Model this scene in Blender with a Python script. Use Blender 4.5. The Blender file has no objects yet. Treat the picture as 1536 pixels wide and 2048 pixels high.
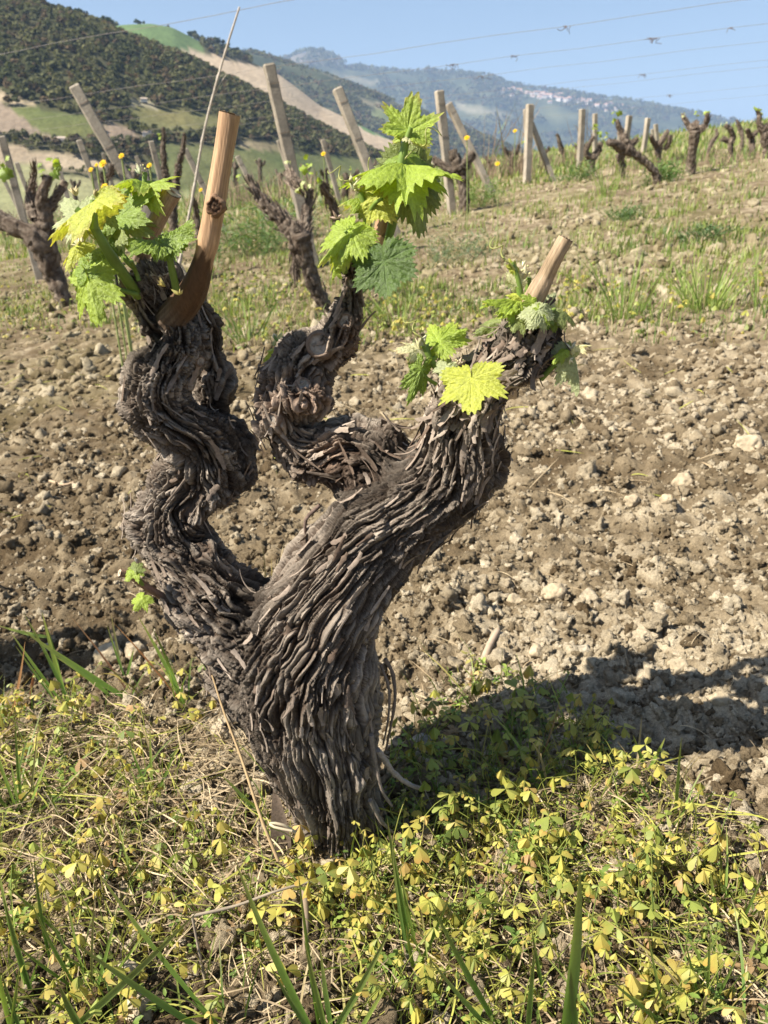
import bpy, math
import numpy as np
from math import radians, sin, cos, tan, pi

# ------------------------------------------------------------------ camera, sky, sun, exposure
F = 1607.0                      # focal length in pixels of the 1536 x 2048 photograph
PITCH = radians(22.0)
CAMZ = 0.70
HAZE = 1.7e-4
SUN_EL, SUN_AZ = 46.0, -111.0   # azimuth clockwise from +Y (view direction): left and behind the camera
scene = bpy.context.scene
col = scene.collection

cam = bpy.data.cameras.new('camera')
cam.sensor_fit = 'VERTICAL'; cam.sensor_height = 36.0; cam.sensor_width = 27.0
cam.lens = 36.0 * F / 2048.0
cam.clip_start = 0.02; cam.clip_end = 30000.0
cam.dof.use_dof = True; cam.dof.focus_distance = 0.71; cam.dof.aperture_fstop = 15.0
camo = bpy.data.objects.new('camera', cam); col.objects.link(camo)
camo.location = (0, 0, CAMZ); camo.rotation_euler = (pi / 2 - PITCH, 0, 0)
scene.camera = camo

world = bpy.data.worlds.new('World'); scene.world = world; world.use_nodes = True
wn = world.node_tree
sky = wn.nodes.new('ShaderNodeTexSky'); sky.sky_type = 'NISHITA'; sky.sun_disc = False
sky.sun_elevation = radians(SUN_EL); sky.sun_rotation = radians(SUN_AZ)
sky.altitude = 300; sky.air_density = 1.0; sky.dust_density = 1.2; sky.ozone_density = 1.0
wn.links.new(sky.outputs['Color'], wn.nodes['Background'].inputs['Color'])
wn.nodes['Background'].inputs['Strength'].default_value = 0.052

sun = bpy.data.lights.new('sun', 'SUN'); sun.energy = 5.0; sun.angle = radians(0.53); sun.color = (1.0, 0.93, 0.82)
suno = bpy.data.objects.new('sun', sun); col.objects.link(suno)
suno.rotation_euler = (radians(90 - SUN_EL), 0, radians(180 - SUN_AZ)); suno.location = (-3, -3, 6)
sd = np.array([sin(radians(SUN_AZ)) * cos(radians(SUN_EL)), cos(radians(SUN_AZ)) * cos(radians(SUN_EL)), sin(radians(SUN_EL))])

scene.view_settings.view_transform = 'Standard'; scene.view_settings.look = 'None'
scene.view_settings.exposure = 1.4; scene.view_settings.gamma = 1.0
scene.cycles.use_denoising = True
scene.cycles.max_bounces = 6; scene.cycles.diffuse_bounces = 3; scene.cycles.glossy_bounces = 2
scene.cycles.transmission_bounces = 3; scene.cycles.transparent_max_bounces = 8; scene.cycles.volume_bounces = 0

# ------------------------------------------------------------------ small maths
rng = np.random.default_rng(7)
CP, SP = cos(PITCH), sin(PITCH)

def ray(px, py):
    x = (np.asarray(px, float) - 768) / F; y = (1024 - np.asarray(py, float)) / F
    return np.stack([x, CP + y * SP, -SP + y * CP], -1)

def PY(px, py, Y):
    """the point of the sight line through a photo pixel at distance Y in front of the camera"""
    d = ray(px, py); t = Y / d[..., 1]
    return d * np.asarray(t)[..., None] + np.array([0, 0, CAMZ])

def proj(P):
    P = np.asarray(P, float); z = P[..., 2] - CAMZ
    dep = P[..., 1] * CP - z * SP; up = P[..., 1] * SP + z * CP
    dep = np.where(dep < 1e-3, 1e-3, dep)
    return 768 + F * P[..., 0] / dep, 1024 - F * up / dep, dep

def pxm(n, p):   # n pixels at point p in metres
    return n * proj(p)[2] / F

def _hash(ix, iy, iz, seed):
    h = (ix.astype(np.uint32) * np.uint32(374761393) + iy.astype(np.uint32) * np.uint32(668265263)
         + iz.astype(np.uint32) * np.uint32(2246822519) + np.uint32((seed * 3266489917) & 0xffffffff))
    h ^= h >> np.uint32(15); h *= np.uint32(2246822519); h ^= h >> np.uint32(13); h *= np.uint32(3266489917); h ^= h >> np.uint32(16)
    return h

def pn(x, y, z=0.0, seed=0):
    """gradient noise, about -0.7 .. 0.7"""
    x, y, z = np.broadcast_arrays(np.asarray(x, float), np.asarray(y, float), np.asarray(z, float))
    fx, fy, fz = np.floor(x), np.floor(y), np.floor(z)
    ix, iy, iz = (fx.astype(np.int64) & 0xffffff), (fy.astype(np.int64) & 0xffffff), (fz.astype(np.int64) & 0xffffff)
    u, v, w = x - fx, y - fy, z - fz
    su, sv, sw = (t * t * t * (t * (t * 6 - 15) + 10) for t in (u, v, w))
    out = 0.0
    for a in (0, 1):
        wa = su if a else 1 - su
        for b in (0, 1):
            wb = sv if b else 1 - sv
            for c in (0, 1):
                wc = sw if c else 1 - sw
                h = _hash(ix + a, iy + b, iz + c, seed)
                gx = (h & np.uint32(1023)) / 511.5 - 1; gy = ((h >> np.uint32(10)) & np.uint32(1023)) / 511.5 - 1
                gz = ((h >> np.uint32(20)) & np.uint32(1023)) / 511.5 - 1
                out = out + wa * wb * wc * (gx * (u - a) + gy * (v - b) + gz * (w - c))
    return out

def worley(x, y, seed=0):
    """distance to the nearest feature point and a random number for its cell"""
    fx, fy = np.floor(x), np.floor(y)
    best = np.full(np.shape(x), 9.0); cid = np.zeros(np.shape(x))
    for a in (-1, 0, 1):
        for b in (-1, 0, 1):
            ix, iy = fx + a, fy + b
            h = _hash(ix.astype(np.int64) & 0xffffff, iy.astype(np.int64) & 0xffffff, np.zeros_like(ix, dtype=np.int64), seed)
            dx = ix + (h & np.uint32(1023)) / 1023.0 - x; dy = iy + ((h >> np.uint32(10)) & np.uint32(1023)) / 1023.0 - y
            d = np.sqrt(dx * dx + dy * dy); m = d < best
            best = np.where(m, d, best); cid = np.where(m, ((h >> np.uint32(20)) & np.uint32(1023)) / 1023.0, cid)
    return best, cid

def worley3(x, y, z, seed=0):
    """nearest and second distance, two random numbers of the nearest cell, offset from its centre"""
    fx, fy, fz = np.floor(x), np.floor(y), np.floor(z); n = x.shape
    d1 = np.full(n, 9.0); d2 = np.full(n, 9.0); r1 = np.zeros(n); r2 = np.zeros(n); ox = np.zeros(n); oy = np.zeros(n); oz = np.zeros(n)
    for a in (-1, 0, 1):
        for b in (-1, 0, 1):
            for c in (-1, 0, 1):
                ix, iy, iz = fx + a, fy + b, fz + c
                h = _hash(ix.astype(np.int64) & 0xffffff, iy.astype(np.int64) & 0xffffff, iz.astype(np.int64) & 0xffffff, seed)
                dx = x - ix - (h & np.uint32(255)) / 255.0; dy = y - iy - ((h >> np.uint32(8)) & np.uint32(255)) / 255.0; dz = z - iz - ((h >> np.uint32(16)) & np.uint32(255)) / 255.0
                d = np.sqrt(dx * dx + dy * dy + dz * dz); m = d < d1
                d2 = np.where(m, d1, np.minimum(d2, d)); d1 = np.where(m, d, d1)
                h2 = (h * np.uint32(2654435761)) >> np.uint32(12)
                r1 = np.where(m, (h2 & np.uint32(1023)) / 1023.0, r1); r2 = np.where(m, ((h2 >> np.uint32(10)) & np.uint32(1023)) / 1023.0, r2)
                ox = np.where(m, dx, ox); oy = np.where(m, dy, oy); oz = np.where(m, dz, oz)
    return d1, d2, r1, r2, ox, oy, oz

def sstep(a, b, x):
    t = np.clip((x - a) / (b - a), 0, 1); return t * t * (3 - 2 * t)

def mix(a, b, t):
    a = np.asarray(a, float); b = np.asarray(b, float); t = np.asarray(t, float)[..., None]
    return a * (1 - t) + b * t

def unit(v):
    v = np.asarray(v, float); return v / np.maximum(np.linalg.norm(v, axis=-1, keepdims=True), 1e-12)

def inpoly(px, py, poly):
    inside = np.zeros(np.shape(px), bool); n = len(poly)
    for i in range(n):
        x0, y0 = poly[i]; x1, y1 = poly[(i + 1) % n]
        if y0 == y1: continue
        c = ((y0 > py) != (y1 > py)) & (px < (x1 - x0) * (py - y0) / (y1 - y0) + x0)
        inside ^= c
    return inside

def catmull(P, step):
    """resample a control polyline (any columns) about every step (first three columns are the position)"""
    P = np.asarray(P, float)
    if len(P) == 2: P = np.array([P[0], (P[0] + P[1]) / 2, P[1]])
    Q = np.vstack([2 * P[0] - P[1], P, 2 * P[-1] - P[-2]]); out = []
    for i in range(1, len(Q) - 2):
        n = max(2, int(np.linalg.norm(Q[i + 1, :3] - Q[i, :3]) / step))
        t = np.linspace(0, 1, n, endpoint=False)[:, None]
        p0, p1, p2, p3 = Q[i - 1], Q[i], Q[i + 1], Q[i + 2]
        out.append(.5 * (2 * p1 + (p2 - p0) * t + (2 * p0 - 5 * p1 + 4 * p2 - p3) * t ** 2 + (3 * p1 - p0 - 3 * p2 + p3) * t ** 3))
    out.append(P[-1:]); return np.vstack(out)

def frames(C):
    T = unit(np.gradient(C, axis=0)); U = np.zeros_like(T)
    a = np.array([0, -1.0, 0]); a = a - T[0] * (a @ T[0])
    if np.linalg.norm(a) < .1: a = np.array([1.0, 0, 0]); a = a - T[0] * (a @ T[0])
    U[0] = unit(a)
    for i in range(1, len(T)):
        b = U[i - 1] - T[i] * (U[i - 1] @ T[i]); U[i] = unit(b)
    return T, U, np.cross(T, U)

# ------------------------------------------------------------------ mesh builder
class MB:
    def __init__(s): s.v, s.f, s.c, s.n = [], [], [], 0
    def add(s, v, f, c):
        v = np.asarray(v, float).reshape(-1, 3); c = np.asarray(c, float)
        if c.ndim == 1: c = np.broadcast_to(c, v.shape)
        s.v.append(v); s.c.append(c)
        for q in (f if isinstance(f, (list, tuple)) else [f]):
            q = np.asarray(q, dtype=np.int64)
            if q.size: s.f.append(q + s.n)
        s.n += len(v); return s
    def build(s, name, mat, parent=None, smooth=True, attrs=None):
        v = np.vstack(s.v); c = np.vstack(s.c)
        return mesh_obj(name, v, s.f, c, mat, parent, smooth, attrs)

def mesh_obj(name, v, fl, c, mat, parent=None, smooth=True, attrs=None):
    me = bpy.data.meshes.new(name)
    loops = np.concatenate([q.ravel() for q in fl]).astype(np.int32)
    tot = np.concatenate([np.full(len(q), q.shape[1]) for q in fl]).astype(np.int32)
    start = np.concatenate([[0], np.cumsum(tot)[:-1]]).astype(np.int32)
    me.vertices.add(len(v)); me.vertices.foreach_set('co', v.astype(np.float32).ravel())
    me.loops.add(len(loops)); me.loops.foreach_set('vertex_index', loops)
    me.polygons.add(len(tot)); me.polygons.foreach_set('loop_start', start); me.polygons.foreach_set('loop_total', tot)
    me.polygons.foreach_set('use_smooth', np.full(len(tot), smooth))
    me.update(calc_edges=True)
    if c is not None:
        a = me.attributes.new('Col', 'FLOAT_COLOR', 'POINT')
        a.data.foreach_set('color', np.hstack([np.clip(c, 0, 1), np.ones((len(c), 1))]).astype(np.float32).ravel())
    for k, d in (attrs or {}).items():
        a = me.attributes.new(k, 'FLOAT_VECTOR', 'POINT'); a.data.foreach_set('vector', d.astype(np.float32).ravel())
    me.materials.append(mat)
    o = bpy.data.objects.new(name, me); col.objects.link(o)
    if parent is not None: o.parent = parent
    return o

def thing(name, label, cat, group=None, loc=(0, 0, 0)):
    o = bpy.data.objects.new(name, None); col.objects.link(o); o.location = loc
    o.empty_display_size = 0.05
    return tag(o, label, cat, group)

def tag(o, label=None, cat=None, group=None, kind=None):
    if label: o['label'] = label
    if cat: o['category'] = cat
    if group: o['group'] = group
    if kind: o['kind'] = kind
    return o

def gridf(nr, nc, wrap):
    i = np.arange(nr - 1)[:, None]; j = np.arange(nc if wrap else nc - 1)[None, :]
    j2 = (j + 1) % nc
    return np.stack([i * nc + j, i * nc + j2, (i + 1) * nc + j2, (i + 1) * nc + j], -1).reshape(-1, 4)

def tube(mb, C, R, seg, color, wob=0.0, wl=0.02, seed=0, caps=True, capcol=None, ridges=0, ramp=0.0):
    """a swept round; C centre points, R radii, colour one or per ring"""
    C = np.asarray(C, float); R = np.broadcast_to(np.asarray(R, float), (len(C),))
    T, U, W = frames(C); th = np.linspace(0, 2 * pi, seg, endpoint=False)
    D = U[:, None] * np.cos(th)[None, :, None] + W[:, None] * np.sin(th)[None, :, None]
    P = C[:, None] + D * R[:, None, None]
    if wob: P = P + D * (wob * R[:, None] * (pn(P[..., 0] / wl, P[..., 1] / wl, P[..., 2] / wl, seed) * 1.6 + pn(P[..., 0] / wl * 2.3, P[..., 1] / wl * 2.3, P[..., 2] / wl * 2.3, seed + 1) * .8))[..., None]
    if ridges: P = P + D * (ramp * R[:, None] * np.sin(th * ridges)[None])[..., None]
    v = P.reshape(-1, 3); c = np.asarray(color, float)
    c = np.broadcast_to(c if c.ndim == 1 else c[:, None], (len(C), seg, 3)).reshape(-1, 3) if c.ndim < 3 else c.reshape(-1, 3)
    mb.add(v, gridf(len(C), seg, True), c)
    if caps:
        for e in (0, -1):
            ring = P[e]; m = ring.mean(0)
            vv = np.vstack([ring, m[None]]); k = np.arange(seg)
            f = np.stack([k, (k + 1) % seg, np.full(seg, seg)], -1)
            if e == 0: f = f[:, ::-1]
            mb.add(vv, f, np.asarray(capcol if capcol is not None else c.reshape(len(C), seg, 3)[e, 0], float))
    return P

def ico(sub):
    import bmesh
    bm = bmesh.new(); bmesh.ops.create_icosphere(bm, subdivisions=sub, radius=1.0)
    v = np.array([x.co[:] for x in bm.verts]); f = np.array([[q.index for q in x.verts] for x in bm.faces]); bm.free()
    return v, f

def box_mesh(mb, lo, hi, color, M=None):
    x0, y0, z0 = lo; x1, y1, z1 = hi
    v = np.array([[x0, y0, z0], [x1, y0, z0], [x1, y1, z0], [x0, y1, z0], [x0, y0, z1], [x1, y0, z1], [x1, y1, z1], [x0, y1, z1]], float)
    if M is not None: v = M(v)
    mb.add(v, np.array([[0, 3, 2, 1], [4, 5, 6, 7], [0, 1, 5, 4], [1, 2, 6, 5], [2, 3, 7, 6], [3, 0, 4, 7]]), color)

# ------------------------------------------------------------------ materials
def material(name, rough=0.9, spec=0.3, noise=None, bump=(), translucent=0.0, coord='Object', stretch=(1, 1, 1), attr=None, tint=(1, 1, 1)):
    """vertex colour 'Col' x procedural noise, procedural bump layers (scale, strength, distance), optional translucency"""
    m = bpy.data.materials.new(name); m.use_nodes = True; nt = m.node_tree; N = nt.nodes; L = nt.links
    b = N['Principled BSDF']; b.inputs['Roughness'].default_value = rough; b.inputs['Specular IOR Level'].default_value = spec
    ca = N.new('ShaderNodeAttribute'); ca.attribute_name = 'Col'
    if attr:
        co = N.new('ShaderNodeAttribute'); co.attribute_name = attr; vec = co.outputs['Vector']
    else:
        co = N.new('ShaderNodeTexCoord'); vec = co.outputs[coord]
    mp = N.new('ShaderNodeMapping'); mp.inputs['Scale'].default_value = stretch; L.new(vec, mp.inputs['Vector']); vec = mp.outputs['Vector']
    out = ca.outputs['Color']
    for sc, amt in (noise or ()):
        nz = N.new('ShaderNodeTexNoise'); nz.inputs['Scale'].default_value = sc; nz.inputs['Detail'].default_value = 4; nz.inputs['Roughness'].default_value = .6
        L.new(vec, nz.inputs['Vector'])
        mr = N.new('ShaderNodeMapRange'); mr.inputs['From Min'].default_value = .25; mr.inputs['From Max'].default_value = .75
        mr.inputs['To Min'].default_value = 1 - amt; mr.inputs['To Max'].default_value = 1 + amt
        L.new(nz.outputs['Fac'], mr.inputs['Value'])
        mx = N.new('ShaderNodeVectorMath'); mx.operation = 'SCALE'
        L.new(out, mx.inputs[0]); L.new(mr.outputs['Result'], mx.inputs['Scale']); out = mx.outputs['Vector']
    L.new(out, b.inputs['Base Color'])
    nrm = None
    for sc, st, dist in bump:
        nz = N.new('ShaderNodeTexNoise'); nz.inputs['Scale'].default_value = sc; nz.inputs['Detail'].default_value = 5; nz.inputs['Roughness'].default_value = .62
        L.new(vec, nz.inputs['Vector'])
        bp = N.new('ShaderNodeBump'); bp.inputs['Strength'].default_value = st; bp.inputs['Distance'].default_value = dist
        L.new(nz.outputs['Fac'], bp.inputs['Height'])
        if nrm is not None: L.new(nrm, bp.inputs['Normal'])
        nrm = bp.outputs['Normal']
    if nrm is not None: L.new(nrm, b.inputs['Normal'])
    if translucent:
        tr = N.new('ShaderNodeBsdfTranslucent'); tm = N.new('ShaderNodeVectorMath'); tm.operation = 'MULTIPLY'
        tm.inputs[1].default_value = tint; L.new(out, tm.inputs[0]); L.new(tm.outputs['Vector'], tr.inputs['Color'])
        if nrm is not None: L.new(nrm, tr.inputs['Normal'])
        ms = N.new('ShaderNodeMixShader'); ms.inputs[0].default_value = translucent
        L.new(b.outputs[0], ms.inputs[1]); L.new(tr.outputs[0], ms.inputs[2]); L.new(ms.outputs[0], N['Material Output'].inputs['Surface'])
    return m

M_SOIL = material('soil', .97, .1, noise=((60, .22), (300, .28), (900, .2)), bump=((120, .8, .010), (450, .8, .004)))
M_HILL = material('hillside', .98, .05, noise=((.09, .18), (.5, .2)), bump=((.35, .6, 1.2),))
M_CLOD = material('clods', .97, .1, noise=((120, .2), (450, .3)), bump=((180, .9, .007), (600, .9, .0025)))
M_BARK = material('bark', .93, .15, noise=((150, .25), (420, .40), (1100, .30)), bump=((230, .9, .0034), (700, 1.0, .0020)), attr='strand', stretch=(1, 1, .5))
M_PEEL = material('peeling_bark', .93, .15, noise=((300, .3),), bump=((500, .6, .001),))
M_OLD = material('old_vine_bark', .95, .15, noise=((25, .3), (90, .3)), bump=((60, .9, .012), (200, .6, .004)))
M_CANE = material('cane_wood', .66, .3, noise=((160, .22), (520, .2)), bump=((420, .6, .0012),), stretch=(1, 1, .10))
M_LEAF = material('vine_leaf', .36, .55, noise=((60, .14), (420, .20)), bump=((260, .9, .0026), (900, .6, .0008)), translucent=.42, tint=(1.15, 1.1, .55))
M_GREEN = material('green_stem', .5, .4, noise=((120, .12),), translucent=.15, tint=(1, 1, .6))
M_GRASS = material('grass_blade', .5, .4, noise=((40, .16),), translucent=.4, tint=(1.1, 1.1, .6))
M_DRY = material('dry_straw', .8, .25, noise=((60, .25),), translucent=.12, tint=(1, .95, .8))
M_POST = material('concrete_post', .93, .2, noise=((9, .14), (60, .2)), bump=((70, .5, .006), (260, .4, .002)))
M_WIRE = material('wire', .6, .4, noise=((3, .1),))
M_TREE = material('tree_foliage', .9, .1, noise=((.6, .25),), translucent=.35, tint=(1, 1, .6))
M_STONE = material('stone', .92, .2, noise=((70, .12), (300, .12)), bump=((120, .5, .004), (500, .4, .001)))
M_FLOWER = material('petals', .7, .2, noise=((80, .1),), translucent=.25)
M_WALL = material('render_wall', .9, .2, noise=((.4, .08),))
# ------------------------------------------------------------------ terrain
def azel(pts):
    d = ray([p[0] for p in pts], [p[1] for p in pts])
    return np.arctan2(d[:, 0], d[:, 1]), d[:, 2] / np.hypot(d[:, 0], d[:, 1])

RIDGES = [  # crest distance, dip distance behind it, drop of that dip, photo skyline of the crest
    (450., 560., 16., [(-900, 90), (-300, 40), (0, 18), (60, 22), (130, 36), (200, 60), (260, 86), (360, 118), (480, 176), (600, 236), (700, 286), (800, 330), (950, 372), (1300, 400), (2400, 420)]),
    (720., 950., 60., [(-900, 120), (100, 92), (210, 56), (260, 51), (300, 50), (345, 58), (390, 80), (440, 98), (500, 126), (560, 152), (640, 212), (750, 266), (850, 312), (950, 352), (1300, 390), (2400, 420)]),
    (1500., 2200., 150., [(-900, 190), (200, 150), (430, 119), (500, 112), (530, 118), (560, 129), (640, 152), (760, 197), (880, 243), (1000, 290), (1100, 325), (1300, 380), (2400, 420)]),
    (3800., 5600., 400., [(-900, 210), (300, 180), (500, 152), (560, 127), (580, 121), (600, 111), (622, 107), (640, 108), (665, 117), (690, 133), (740, 143), (800, 147), (846, 150), (856, 143), (870, 148), (900, 150), (960, 151), (985, 156), (1010, 172), (1070, 182), (1150, 192), (1200, 200), (1280, 210), (1330, 221), (1400, 231), (1470, 246), (1536, 290), (1600, 328), (1700, 365), (2400, 420)]),
]
RIDGES = [(a, b, c) + azel(p) for a, b, c, p in RIDGES]
FLOOR = -24.0

def zbase(X, Y):
    X = np.asarray(X, float); Y = np.asarray(Y, float)
    r = np.hypot(X, Y); az = np.arctan2(X, Y)
    front = np.cos(np.clip(az, -pi, pi))
    zp = .13 * X + .04 * Y
    d = np.maximum(0, r - 28)
    drop = np.where(d < 30, .006 * d * d, 5.4 + .36 * (d - 30))
    near = np.maximum(zp - drop, FLOOR)
    near = near + (FLOOR - near) * sstep(110, 160, r)
    z = near
    lastr, lastz = 160., np.full(r.shape, FLOOR)
    for rc, rd, dz, a, e in RIDGES:
        zc = CAMZ + rc * np.interp(az, a, e) + 0 * r
        z = np.where((r > lastr) & (r <= rc), lastz + (zc - lastz) * sstep(lastr, rc, r), z)
        zd = np.maximum(zc - dz - .04 * np.maximum(zc, 0), FLOOR - 40)
        z = np.where((r > rc) & (r <= rd), zc + (zd - zc) * sstep(rc, rd, r), z)
        lastr, lastz = rd, zd
    z = np.where(r > lastr, lastz + (-60 - lastz) * sstep(lastr, 9000, r), z)
    return z

def zmicro(X, Y):
    """clods, crumbs and hollows of the tilled soil"""
    r = np.hypot(X, Y); X = np.asarray(X, float); Y = np.asarray(Y, float)
    f1 = 1 / (1 + (r / 9) ** 2); f2 = 1 / (1 + (r / 4) ** 3); f3 = 1 / (1 + (r / 2) ** 4)
    h = .022 * pn(X / .45, Y / .45, 0, 11) + .020 * pn(X / .17, Y / .17, 0, 12)
    wx, wy = X + .02 * pn(X / .06, Y / .06, 0, 13), Y + .02 * pn(X / .06, Y / .06, 5, 13)
    a, ca = worley(wx / .065, wy / .065, 21); b, cb = worley(wx / .028, wy / .028, 22)
    h = h * (.5 + .5 * f1) + f1 * .024 * (np.maximum(0, 1 - a * 1.25) ** .7) * (.25 + ca) + f2 * .013 * np.maximum(0, 1 - b * 1.2) ** .8 * (.2 + cb)
    h = h + f3 * (.006 * pn(X / .012, Y / .012, 0, 14) + .0035 * pn(X / .006, Y / .006, 0, 15))
    h = h + .05 * sstep(3, 12, r) * pn(X / 1.3, Y / 1.3, 0, 16) - .012
    # hollow in the tilled strip at the left and the mound the plant stands on
    h = h - .05 * np.exp(-(((X + .62) / .22) ** 2 + ((Y - 1.12) / .12) ** 2)) + .012 * np.exp(-(((X + .03) / .16) ** 2 + ((Y - .72) / .12) ** 2))
    return h, ca, cb

def gz(X, Y):
    X = np.asarray(X, float); Y = np.asarray(Y, float)
    return zbase(X, Y) + zmicro(X, Y)[0]

def ground(px, py, rmax=60.):
    """where the sight line through a photo pixel meets the smooth ground"""
    d = ray(px, py); t = np.concatenate([np.linspace(.3, 5, 1200), np.linspace(5, rmax, 3000)])
    P = d[None] * t[:, None] + np.array([0, 0, CAMZ]); s = P[:, 2] - zbase(P[:, 0], P[:, 1])
    k = np.argmax(s < 0)
    if not (s < 0).any(): k = len(t) - 1
    p = P[k].copy(); p[2] = zbase(p[0], p[1]); return p

# rings and spokes of the one sheet of ground: finest where the picture is
rr = [0.15]
while rr[-1] < 9500:
    r = rr[-1]
    k = .05 if r < .24 else .012 if r < .42 else .0036 if r < 1.6 else .005 if r < 5 else .010 if r < 14 else .02 if r < 120 else .012 if r < 700 else .012 if r < 4200 else .06
    rr.append(r * (1 + k))
rr = np.array(rr)
fine = np.radians(np.concatenate([np.arange(-62, -33, .5), np.arange(-33, 33.01, .22), np.arange(33.4, 62, .5)])); coarse = np.radians(np.concatenate([np.arange(-180, -63, 3.), np.arange(65, 180, 3.)]))
aa = np.sort(np.concatenate([fine, coarse])); na = len(aa)
RX = rr[:, None] * np.sin(aa)[None]; RY = rr[:, None] * np.cos(aa)[None]
RZ = zbase(RX, RY); nearm = rr < 40
MH, CA, CB = zmicro(RX[nearm], RY[nearm]); fade = (1 - sstep(25, 40, rr[nearm]))[:, None]
RZ[nearm] += MH * fade
far = rr > 150
jit = pn(RX[far] / 30, RY[far] / 30, 0, 31) * 2.2 + pn(RX[far] / 11, RY[far] / 11, 0, 32) * .8
sel = rr[far][:, None]
RZ[far] += jit * np.where(sel < 700, .6, 1.0) * sstep(160, 260, sel) * (1 - .6 * (sel > 560) * (sel < 760))
RZ[far] += (sel > 1000) * (pn(RX[far] / 160, RY[far] / 160, 0, 33) * 16 + pn(RX[far] / 60, RY[far] / 60, 0, 34) * 7) * sstep(1000, 1300, sel)

BROWN, TAN, PALE = (.095, .067, .037), (.245, .192, .120), (.48, .405, .285)
def soil_col(X, Y, ca, cb, h):
    r = np.hypot(X, Y)
    n = pn(X / .5, Y / .5, 3, 41) * .9 + pn(X / .12, Y / .12, 3, 42) * .8 + pn(X / .03, Y / .03, 3, 43) * .6
    t = np.clip(.28 + .16 * sstep(-.5, .6, X) + n * .6 + (ca - .5) * .35 + (cb - .5) * .35, 0, 1)
    dry = np.clip(1 - np.hypot((X - .38) / .75, (Y - .86) / .27), 0, 1) ** .5 - .9 * np.clip(1 - np.hypot((X + .05) / .6, (Y - .50) / .22), 0, 1) ** .5     # crusted pale soil, darker where weeds root
    t = np.clip(t + .38 * dry - .10 * np.exp(-((Y - 1.9) / .5) ** 2), 0, 1)
    c = mix(BROWN, TAN, np.clip(t * 1.6, 0, 1)); c = mix(c, PALE, np.clip(t * 1.8 - .95, 0, 1))
    return mix(c, (.165, .155, .062), .7 * sstep(1.9, 5, r) * np.clip(.2 + 1.5 * pn(X / .8, Y / .8, 0, 44) + .8 * pn(X / .2, Y / .2, 0, 49), 0, 1))

RC = np.zeros(RX.shape + (3,)); RC[:] = (.16, .17, .07)
RC[nearm] = soil_col(RX[nearm], RY[nearm], CA, CB, MH)
RC[nearm] = mix(RC[nearm], (.15, .17, .06), (sstep(12, 24, rr[nearm])[:, None] + 0 * RX[nearm]) * .8)
mid = (rr >= 40) & (rr <= 165); RC[mid] = mix((.15, .17, .06), (.20, .19, .10), np.clip(.5 + pn(RX[mid] / 6, RY[mid] / 6, 0, 45), 0, 1))
qx, qy, _ = proj(np.stack([RX, RY, RZ], -1)); front = (RY > 0)
R2 = rr[:, None] + 0 * RX
FOREST, OLIVE = (.050, .055, .027), (.10, .115, .048)
fm = (R2 > 160)
RC[fm] = mix(FOREST, (.085, .078, .04), np.clip(.5 + 1.0 * pn(RX[fm] / 40, RY[fm] / 40, 0, 46) + .5 * pn(RX[fm] / 9, RY[fm] / 9, 0, 47), 0, 1))
def paint(poly, c, r0, r1, c2=None, sc=20.):
    m = front & (R2 > r0) & (R2 <= r1) & inpoly(qx, qy, poly)
    if not m.any(): return m
    RC[m] = mix(c, c2 if c2 is not None else c, np.clip(.5 + 1.1 * pn(RX[m] / sc, RY[m] / sc, 0, 48), 0, 1)); return m
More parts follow.
